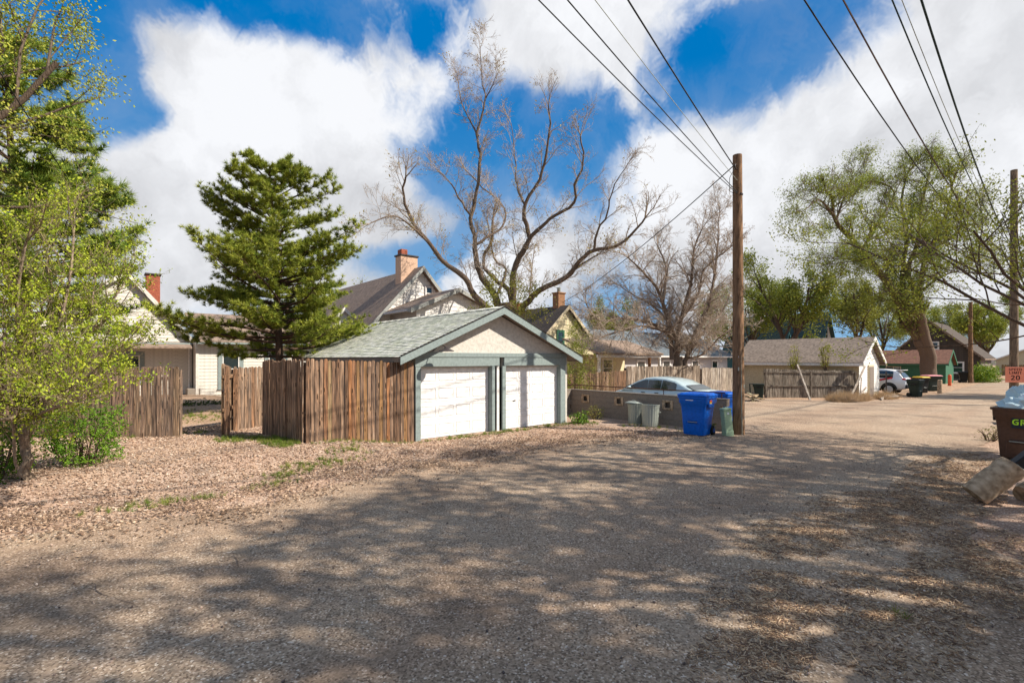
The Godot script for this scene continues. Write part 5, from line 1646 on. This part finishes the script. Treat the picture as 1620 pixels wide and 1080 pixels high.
func make_trees() -> void:
	var lf := leaf_mesh(7, .075, .16, 1)
	var lf2 := leaf_mesh(8, .11, .26, 2)
	var lfar := leaf_mesh(9, .22, .55, 3, .45)
	# the big bare cottonwood behind the garage
	rng.seed = 101
	var t := thing("cottonwood_tree", "tall spreading cottonwood with bare limbs and sparse brown leaves behind the garage", "tree", Vector3(16.08, 0, -19.15))
	var mb := MB.new()
	var cfg := {"seg": .38, "wander": .20, "up": .05, "max": 3, "kids": [5, 5, 2], "ang": 42, "ratio": .62, "rmin": .0065, "leaf_from": 2, "c0": Color(.19, .14, .105), "c1": Color(.52, .43, .35), "step": .34, "klen": 1.3, "krad": .026, "lift": .3, "from_y": 5.2}
	mb.col = cfg.c0
	mb.tube([Vector3(0, -.2, 0), Vector3(0, 2.0, 0), Vector3(-.05, 3.8, 0), Vector3(-.1, 5.0, -.1)], [.85, .68, .66, .5], 14)
	var tips := limb_tree(mb, COTTONWOOD, cfg)
	part("trunk", mb.mesh(), mats.bark, t)
	crown(t, tips.filter(func(q): return q.x < 2.6 and sin(q.x * 1.3 + q.y * .8) + sin(q.z * 1.7 - q.y) > .1), 650, leaf_mesh(4, .10, .14, 5), mats.leaf, Color(.30, .19, .05), Color(.44, .36, .08), .1)
	spots_bush("sucker_growth", "yellow-green sprouts around the base of the bare cottonwood", Vector3(14.9, 4.9, -17.6), Vector3(2.3, 1.4, .9), 420, lf2, Color(.16, .19, .025), Color(.28, .24, .05))
	# bare many-stemmed tree
	rng.seed = 102
	t = thing("apple_tree", "bare old tree with dense tangled grey branches behind the board fence", "tree", Vector3(27.25, gy(27), -16.2))
	mb = MB.new()
	cfg = {"seg": .34, "wander": .24, "up": .04, "max": 3, "kids": [6, 5, 3], "ang": 46, "ratio": .6, "rmin": .008, "leaf_from": 3, "c0": Color(.24, .185, .145), "c1": Color(.58, .48, .39), "step": .2, "klen": 1.55, "krad": .04, "lift": .28, "from_y": 2.2}
	mb.col = cfg.c0
	mb.tube([Vector3(0, -.2, 0), Vector3(0, 1.2, 0), Vector3(-.05, 2.4, 0)], [.3, .26, .2], 10)
	tips = limb_tree(mb, APPLETREE, cfg)
	part("trunk", mb.mesh(), mats.bark, t)
	crown(t, tips, 260, lf, mats.leaf, Color(.20, .14, .05), Color(.26, .22, .06), .1)
	# big leaning elm down the alley
	rng.seed = 103
	t = thing("elm_tree", "huge leaning double-trunked tree with fine yellow-green foliage down the alley", "tree", Vector3(58.26, gy(58), -9.52))
	mb = MB.new()
	cfg = {"seg": .8, "wander": .2, "up": .02, "max": 3, "kids": [6, 5, 4], "ang": 44, "ratio": .58, "rmin": .014, "leaf_from": 1, "c0": Color(.21, .155, .115), "c1": Color(.22, .17, .12), "step": .7, "klen": 2.7, "krad": .08, "lift": .22, "from_y": 6.0}
	tips = limb_tree(mb, ELM, cfg)
	part("trunk", mb.mesh(), mats.bark, t)
	crown(t, tips, 9000, leaf_mesh(9, .15, .38, 6, .3), mats.leaf, Color(.18, .25, .03), Color(.42, .46, .08), .35)
	# leafy shrub at the picture's side
	rng.seed = 104
	t = thing("leafy_shrub", "tall multi-stemmed shrub with bright spring leaves at the mulch edge", "shrub", Vector3(-.88, 0, -10.99))
	mb = MB.new()
	cfg = {"seg": .2, "wander": .2, "up": .08, "max": 2, "kids": [5, 4], "ang": 40, "ratio": .6, "rmin": .0035, "leaf_from": 0, "c0": Color(.36, .28, .21), "c1": Color(.36, .29, .18), "step": .13, "klen": .95, "krad": .012, "lift": .35, "from_y": .75}
	tips = limb_tree(mb, LILAC, cfg)
	part("trunk", mb.mesh(), mats.bark, t)
	crown(t, tips, 4300, leaf_mesh(5, .052, .045, 7, .55), mats.leaf, Color(.21, .31, .02), Color(.52, .57, .055), .03)
	spots_bush("low_bush", "dense bright green bush growing under the tall shrub, before the fence", Vector3(-.2, .80, -11.8), Vector3(.7, .6, .5), 900, leaf_mesh(6, .05, .06, 8, .6), Color(.07, .17, .015), Color(.20, .32, .03))
	spots_bush("low_bush", "small green bush left of the shrub's stem", Vector3(-1.25, .72, -11.4), Vector3(.5, .55, .5), 480, leaf_mesh(6, .05, .06, 9, .6), Color(.08, .18, .015), Color(.20, .30, .03))
	# pines
	rng.seed = 105
	pine("pine_tree", "conical pine beside the garage roof, trunk just behind the picket fence", Vector3(5.3, 0, -19.3), 9.5, {"lean": Vector3(-.35, 0, -.3), "r": .17, "from": 2.3, "gap": .23, "whorl": 5, "subs": 6, "mesh": tuft_mesh(22, .155, .017, 1), "ca": Color(.12, .175, .02), "cb": Color(.42, .45, .06), "droop": -.02,
		"reach": func(q: float, az: float) -> float: return (0.35 + 4.9 * pow(1.0 - q, .7) * clampf((q - .1) * 6.0, .75, 1.0)) * (0.80 + .28 * sin(az * 2.0 + 1.0 + q * 7.0) + .2 * sin(az * 3.0 - q * 23.0))})
	pine("ponderosa_pine", "large long-needled pine rising behind the leafy shrub", Vector3(-1.6, 0, -22.4), 12.5, {"lean": Vector3(-.6, 0, 0), "r": .26, "from": 3.2, "gap": .36, "whorl": 5, "subs": 3, "mesh": tuft_mesh(34, .29, .024, 2, 1.1), "ca": Color(.11, .20, .03), "cb": Color(.30, .37, .06), "droop": .05, "bare": .35,
		"reach": func(q: float, az: float) -> float: return 0.5 + 3.9 * pow(1.0 - q, .55) * clampf((q - .15) * 6.0, .5, 1.0)})
	# trees beyond
	rng.seed = 106
	var g1 := Color(.17, .23, .035)
	var g2 := Color(.42, .44, .09)
	broadleaf("maple_tree", "tall tree with light leaves overhanging from the left edge", Vector3(-6.0, 0, -16.5), 14.0, 8.0, .2, {"leaves": 6500, "mesh": leaf_mesh(7, .075, .22, 4, .55), "jit": .1, "ca": Color(.20, .27, .03), "cb": Color(.42, .42, .07), "limbs": 7, "fork": .25, "kids": [7, 5, 4], "leaf_from": 2, "lean": Vector3(2.2, 0, .5)})
	broadleaf("ash_tree", "light green tree just right of the near pole, behind the tan garage", Vector3(60, gy(60), -27), 13.0, 8.5, .32, {"leaves": 2300, "mesh": lfar, "ca": g1, "cb": g2, "limbs": 5, "fork": .22})
	broadleaf("ash_tree", "forked light green tree standing just left of the teal house", Vector3(56, gy(56), -20.5), 13.5, 8.5, .35, {"leaves": 2300, "mesh": lfar, "ca": g1, "cb": g2, "limbs": 5, "fork": .25})
	broadleaf("thin_tree", "slender sparsely leafed tree right of the teal gable", Vector3(72, gy(72), -18.5), 13.0, 6.0, .28, {"leaves": 1700, "mesh": lfar, "ca": Color(.12, .13, .04), "cb": g2, "limbs": 4, "fork": .3})
	broadleaf("thin_tree", "second slender tree rising behind the green garage", Vector3(90, gy(90), -20), 14.0, 7.0, .3, {"leaves": 2200, "mesh": lfar, "ca": Color(.12, .13, .04), "cb": g2, "limbs": 4, "fork": .3})
	broadleaf("far_tree", "wide green tree arching over the far end of the alley", Vector3(104, gy(104), -10), 13.0, 9.0, .35, {"leaves": 3600, "mesh": lfar, "ca": g1, "cb": g2, "limbs": 5, "fork": .3})
	broadleaf("far_tree", "green tree on the opposite side of the alley's far end", Vector3(96, gy(96), 3.0), 13.0, 9.0, .35, {"leaves": 3600, "mesh": lfar, "ca": g1, "cb": g2, "limbs": 5, "fork": .3})
	broadleaf("far_tree", "tall green tree past the brown-roofed house", Vector3(120, gy(120), -18), 14.0, 10.0, .35, {"leaves": 3000, "mesh": lfar, "ca": g1, "cb": g2, "limbs": 5, "fork": .3})
	broadleaf("far_tree", "rounded tree showing faintly behind the slate-roofed house", Vector3(58, gy(58), -46), 12.0, 9.0, .35, {"leaves": 2600, "mesh": lfar, "ca": Color(.13, .13, .05), "cb": g2, "limbs": 5, "fork": .3})
	broadleaf("far_tree", "small bare far tree above the grey house's ridge", Vector3(30, gy(30), -62), 14.0, 8.0, .3, {"leaves": 60, "mesh": lfar, "ca": g1, "cb": g2, "limbs": 5, "fork": .35})
	rng.seed = 107
	# tree whose long branches reach in from the right edge
	broadleaf("boxelder_tree", "leafing tree with long upswept branches reaching in at the right edge", Vector3(17.3, 0, .4), 9.3, 9.0, .08, {"leaves": 5200, "mesh": leaf_mesh(5, .075, .15, 12, .5), "jit": .06, "ca": Color(.17, .22, .03), "cb": Color(.42, .42, .08), "limbs": 9, "fork": .26, "kids": [7, 5, 4], "ratio": .55, "lean": Vector3(-1.2, 0, -.9), "c0": Color(.13, .10, .08), "c1": Color(.18, .13, .10)})
	broadleaf("alley_tree", "green tree beside the sign pole on the far side of the alley", Vector3(45, gy(45), 1.5), 10.0, 7.0, .28, {"leaves": 3600, "mesh": leaf_mesh(8, .14, .35, 13, .5), "ca": g1, "cb": g2, "limbs": 6, "fork": .25})
	# shade trees across the alley, outside the picture
	rng.seed = 108
	for q in [["shade tree across the alley standing nearest the viewpoint", Vector3(10.2, 0, 6.4), 15.5], ["shade tree across the alley standing farther along the alley", Vector3(15.0, 0, 5.6), 16.0]]:
		broadleaf("shade_tree", q[0], q[1], q[2], 7.0, .3, {"leaves": 900, "mesh": leaf_mesh(9, .2, .42, 14, .55), "ca": g1, "cb": g2, "limbs": 6, "fork": .36, "kids": [5, 5, 3], "group": "shade trees across the alley"})

func spots_bush(called: String, label: String, ctr: Vector3, rad: Vector3, n: int, m: Mesh, ca: Color, cb: Color) -> void:
	var root := thing(called, label, "bush", Vector3(ctr.x, gy(ctr.x), ctr.z))
	var mb := MB.new()
	mb.col = Color(.2, .14, .10)
	var tips := []
	for k in 16:
		var d := Vector3(rf(-1, 1) * rad.x, rf(.2, 1) * rad.y, rf(-1, 1) * rad.z)
		var low := Vector3(d.x * .2, maxf(ctr.y - rad.y * 1.1, -.05), d.z * .2)
		var e := Vector3(d.x * .8, ctr.y + d.y * .7, d.z * .8)
		mb.tube([low, low.lerp(e, .5) + Vector3(rf(-.1, .1), .05, rf(-.1, .1)), e], [.012, .009, .004], 4, false)
	for k in n:
		var u := Vector3(rf(-1, 1), rf(-1, 1), rf(-1, 1))
		if u.length() > 1.0:
			u = u.normalized() * rf(.7, 1.05)
		var lump := 1.0 + .25 * sin(u.x * 5.0 + u.z * 3.0 + ctr.x)
		tips.append(Vector3(u.x * rad.x * lump, ctr.y + u.y * rad.y * lump, u.z * rad.z * lump))
	part("stem", mb.mesh(), mats.bark, root)
	crown(root, tips, n, m, mats.leaf, ca, cb, .05, .7, 1.3, "foliage")

func make_cover() -> void:
	rng.seed = 201
	# wood chips and dead leaves in the yard
	var chip := bmesh(Vector3(.036, .006, .014))
	var sp := []
	while sp.size() < 34000:
		var x := rf(-5.5, 12.6)
		var z := rf(-16.4, -8.2)
		if z < -11.5 and x > 3.6:
			continue
		if rng.randf() > .35 + .65 * clampf((-8.6 - z) / 1.2, 0, 1):
			continue
		sp.append(Vector3(x, .012 + rf(0, .012) + gh(x, z), z))
	strew("wood_chips", "pale wood chips and dry leaves strewn over the yard", "wood chips", sp, chip, [Color(.42, .29, .20), Color(.52, .38, .27), Color(.30, .19, .125), Color(.62, .50, .39), Color(.18, .11, .075), Color(.46, .31, .21)], .5, 1.5)
	# needles and twigs on the right
	var needle := bmesh(Vector3(.034, .003, .0042))
	sp = []
	for q in [[6.4, -2.35, .9, .5, 2200], [8.2, -2.0, 1.7, .75, 3600], [10.5, -1.5, 2.4, .7, 3600], [4.6, -1.9, .8, .45, 1700], [5.2, -1.1, 1.2, .6, 1600], [7.2, -.7, 1.6, .6, 2600], [13.0, -1.7, 2.4, .7, 2600], [3.7, -1.6, .7, .35, 1500]]:
		for p in patch(q[0], q[1], q[2], q[3], q[4] * 2):
			if sin(p.x * 5.3 + p.z * 2.0) * sin(p.z * 7.1 - p.x * 1.7) < rf(-.2, 1.0):
				sp.append(p + Vector3(0, .024 + rf(0, .012), 0))
	strew("needle_litter", "brown dead needles and twigs littering the alley's edge", "leaf litter", sp, needle, [Color(.34, .22, .13), Color(.46, .32, .20), Color(.24, .15, .09), Color(.58, .43, .28), Color(.16, .10, .07)], .6, 1.8, .25)
	# dead leaves and soil crumbs where the yard meets the asphalt
	var crumb := bmesh(Vector3(.026, .005, .018))
	sp = []
	while sp.size() < 13000:
		var x := rf(-4.0, 13.2)
		var z := alley_left(x) + rng.randfn(-.35, .55) + .25 * sin(x * 1.3)
		if sin(x * 3.1 + z * 2.0) * sin(z * 4.0 - x * 1.4) < rf(-.5, 1.0):
			sp.append(Vector3(x, .03 + gh(x, z) + rf(0, .008), z))
	strew("leaf_litter", "dark brown leaf crumbs along the border of yard and asphalt", "leaf litter", sp, crumb, [Color(.16, .10, .065), Color(.24, .155, .10), Color(.34, .23, .15), Color(.10, .065, .045), Color(.5, .36, .25)], .5, 1.5)
	# loose stones on the asphalt
	var st := blob_mesh(.011, .007, .010, .4, 1.2)
	sp = []
	for k in 2200:
		var x := rf(-1.5, 16)
		var z := rf(alley_left(x) + .1, alley_right(x) - .1)
		sp.append(Vector3(x, .038, z))
	strew("gravel", "small loose stones scattered over the asphalt", "gravel", sp, st, [Color(.44, .33, .26), Color(.26, .19, .15), Color(.6, .5, .42), Color(.34, .25, .2), Color(.12, .09, .08)], .4, 1.2, 1.5)
	# weeds and grass
	var gr := tuft_mesh(22, .11, .007, 21, .75)
	var dirt := []
	sp = []
	for q in [[7.5, -11.3, 1.1, .14, 130], [9.4, -11.25, .9, .18, 150], [11.4, -11.3, .9, .2, 130], [5.0, -11.35, 1.2, .16, 130], [4.3, -10.5, .5, .28, 90], [3.5, -9.95, .8, .2, 130], [2.6, -9.7, .5, .15, 60], [3.2, -12.1, .35, .6, 520], [2.6, -13.1, .5, .35, 260], [12.6, -11.1, .7, .4, 110], [1.3, -9.0, .7, .15, 50], [.4, -9.1, .6, .2, 50], [2.4, -9.2, .5, .2, 40], [-.2, -15.2, 1.2, .2, 60], [13.4, -9.0, .5, .8, 60], [2.4, -19.5, 1.3, 1.6, 330], [1.9, -14.9, .3, .25, 40], [5.2, -1.0, .06, .05, 10]]:
		sp.append_array(patch(q[0], q[1], q[2] * 1.15, q[3] * 1.5, int(q[4] * .7), .005))
	tufts("grass", "tufts of green grass and weeds along the garage and fences", "grass", sp, gr, mats.grass, Color(.08, .16, .015), Color(.27, .28, .06), .35, 1.15)
	sp = []
	for q in [[31.6, -8.5, 2.3, .8, 900], [35.0, -7.6, 1.2, .5, 200]]:
		sp.append_array(patch(q[0], q[1], q[2], q[3], q[4], .02))
	tufts("dry_brush", "heap of dry tan brush and twigs at the foot of the leaning fence", "brush", sp, tuft_mesh(16, .38, .012, 22, 1.0), mats.grass, Color(.42, .28, .16), Color(.58, .42, .28), .6, 1.4)
	spots_bush("weed_clump", "leafy green weed clump at the garage's right corner", Vector3(12.55, .16, -11.15), Vector3(.42, .16, .2), 90, leaf_mesh(5, .07, .06, 23, .8), Color(.07, .17, .02), Color(.2, .3, .03))
	spots_bush("weed_clump", "sparse green weed by the blue cart's wheel", Vector3(13.75, .18, -7.2), Vector3(.16, .18, .14), 34, leaf_mesh(5, .05, .05, 24, .6), Color(.09, .15, .02), Color(.26, .28, .05))
	spots_bush("weed_clump", "spindly weeds between the galvanised cans and the garage", Vector3(13.8, .25, -11.6), Vector3(.45, .25, .35), 90, leaf_mesh(5, .05, .06, 25, .5), Color(.16, .18, .03), Color(.34, .32, .06))
	spots_bush("vine_tangle", "yellow-green climbing vine hanging right of the garage corner", Vector3(15.5, 1.9, -14.0), Vector3(.8, 1.8, .45), 520, leaf_mesh(6, .06, .1, 26, .6), Color(.13, .19, .02), Color(.32, .32, .05))
	spots_bush("dry_vine_tangle", "pinkish-brown dry vine tangle over the dark board fence", Vector3(17.4, 1.5, -14.5), Vector3(1.3, 1.1, .45), 460, leaf_mesh(6, .06, .14, 27, .3), Color(.30, .18, .12), Color(.34, .30, .08))
	spots_bush("flower_bed_plant", "low dark green ground plants in the bed beyond the gate", Vector3(3.6, .18, -24.0), Vector3(1.6, .2, .7), 380, leaf_mesh(6, .09, .1, 28, .5), Color(.05, .08, .03), Color(.12, .15, .03))
	spots_bush("alley_shrub", "bright green shrubs beside the far utility pole", Vector3(74, .8, -7.2), Vector3(2.2, 1.0, 1.0), 420, leaf_mesh(8, .16, .3, 29, .6), Color(.10, .20, .015), Color(.26, .34, .03))
	spots_bush("roof_vine", "yellow-green sapling in front of the tan garage roof", Vector3(33.6, 2.4, -12.0), Vector3(.35, .9, .3), 120, leaf_mesh(6, .08, .14, 30, .5), Color(.22, .24, .03), Color(.38, .36, .05))
	spots_bush("roof_vine", "second yellow-green sapling nearer the white gable", Vector3(33.7, 2.5, -10.3), Vector3(.35, .9, .3), 120, leaf_mesh(6, .08, .14, 33, .5), Color(.22, .24, .03), Color(.38, .36, .05))
	spots_bush("weed_clump", "dry weeds and bare twigs at the foot of the sign pole", Vector3(32.6, .3, -2.2), Vector3(.7, .35, .4), 70, leaf_mesh(4, .06, .08, 34, .4), Color(.24, .2, .06), Color(.34, .26, .12))
	spots_bush("weed_clump", "small weeds behind the brown cart", Vector3(18.4, .18, -1.7), Vector3(.5, .2, .3), 60, leaf_mesh(4, .05, .06, 35, .4), Color(.16, .18, .04), Color(.32, .28, .1))
	var pt := part("patio", bmesh(Vector3(7.5, .06, 3.2)), mats.patio, self, Vector3(5.2, .02, -28.6))
	pt.set_meta("kind", "structure")

func para(label: String, x0: float, x1: float, y: float, k: float, xc: float, z0: float, z1: float, r: float, mt: Material) -> void:
	var p := []
	for q in 31:
		var x := lerpf(x0, x1, q / 30.0)
		p.append(Vector3(x, y + k * (x - xc) * (x - xc), lerpf(z0, z1, q / 30.0)))
	wire(label, p, r, mt)

func make_wires() -> void:
	var top := Vector3(13.78, 7.66, -6.5)
	wire("thick black cable running from the near pole's top bracket out over the viewpoint", [top, Vector3(-20, 10.7, 1.6)], .015, mats.wire, .6)
	wire("leftmost dark wire of the three leaving the near pole below its top", [Vector3(14.0, 6.92, -6.5), Vector3(-20, 9.9, -.7)], .010, mats.wire, .75)
	wire("middle dark wire of the three leaving the near pole below its top", [Vector3(14.0, 6.96, -6.5), Vector3(-20, 10.5, -.1)], .011, mats.wire, .7)
	wire("thin grey wire just right of the dark pair from the near pole", [Vector3(14.0, 7.3, -6.5), Vector3(-20, 10.9, .3)], .007, mats.galv, .7)
	wire("service drop sagging from the near pole to the ivy house's chimney", [top, Vector3(25.3, 6.2, -24.2)], .016, mats.wire, .35)
	para("leftmost black wire crossing to the sign pole", -8.3, 33.85, 6.35, .0045, 22, -2.75, -2.35, .011, mats.wire)
	para("reddish-dark paired cable crossing to the sign pole, second from the left", -8.3, 33.85, 6.5, .0042, 23, -2.3, -2.3, .012, mats.wire)
	para("lower strand of the paired cable crossing to the sign pole", -8.3, 33.85, 6.42, .0042, 23, -2.27, -2.28, .008, mats.rust)
	para("dark teal wire crossing to the sign pole, third from the left", -8.3, 33.85, 7.0, .0045, 25, -1.95, -2.2, .012, mats.wire_teal)
	para("thin grey wire beside the third cable to the sign pole", -8.3, 33.85, 7.3, .0045, 25, -1.9, -2.2, .007, mats.galv)
	para("thickest teal twisted cable crossing to the sign pole, rightmost", -8.3, 33.85, 6.95, .005, 26, -1.5, -2.15, .018, mats.wire_teal)
	wire("thin wire cutting across the tall pine at the left", [Vector3(-2.4, 9.2, -11.5), Vector3(3.2, 3.3, -30.4)], .012, mats.wire, .3)

const EXPOSE := 1.58

func _ready() -> void:
	rng.seed = 7
	var cam := Camera3D.new()
	cam.name = "camera"
	cam.projection = Camera3D.PROJECTION_FRUSTUM
	cam.near = 0.1
	cam.far = 1500.0
	cam.size = 0.1 * 1080.0 / 775.0
	cam.frustum_offset = Vector2(0, 0.1 * 27.0 / 775.0)
	cam.position = Vector3(0, 2.2, 0)
	cam.rotation.y = deg_to_rad(-40.39)
	add_child(cam)
	cam.current = true
	var we := WorldEnvironment.new()
	we.name = "environment"
	var env := Environment.new()
	env.background_mode = Environment.BG_SKY
	env.tonemap_mode = Environment.TONE_MAPPER_LINEAR
	env.tonemap_exposure = EXPOSE
	env.sdfgi_enabled = true
	env.ssao_enabled = true
	env.ssil_enabled = true
	var sky := Sky.new()
	var sm := PanoramaSkyMaterial.new()
	sm.panorama = sky_image()
	sky.sky_material = sm
	env.sky = sky
	we.environment = env
	add_child(we)
	var sun := DirectionalLight3D.new()
	sun.name = "sun"
	sun.light_energy = 1.6
	sun.light_color = Color(1.0, 0.962, 0.905)
	sun.light_angular_distance = 0.55
	sun.shadow_enabled = true
	add_child(sun)
	sun.look_at_from_position(Vector3(4.3, 6.65, 6.1), Vector3.ZERO)
	print("sky ", Time.get_ticks_msec())
	make_materials()
	print("materials ", Time.get_ticks_msec())
	make_ground()
	make_garage()
	make_houses()
	print("houses ", Time.get_ticks_msec())
	make_fences()
	make_block_wall()
	make_street_things()
	make_cars()
	make_wires()
	print("things ", Time.get_ticks_msec())
	make_trees()
	print("trees ", Time.get_ticks_msec())
	make_cover()
	print("done ", Time.get_ticks_msec())
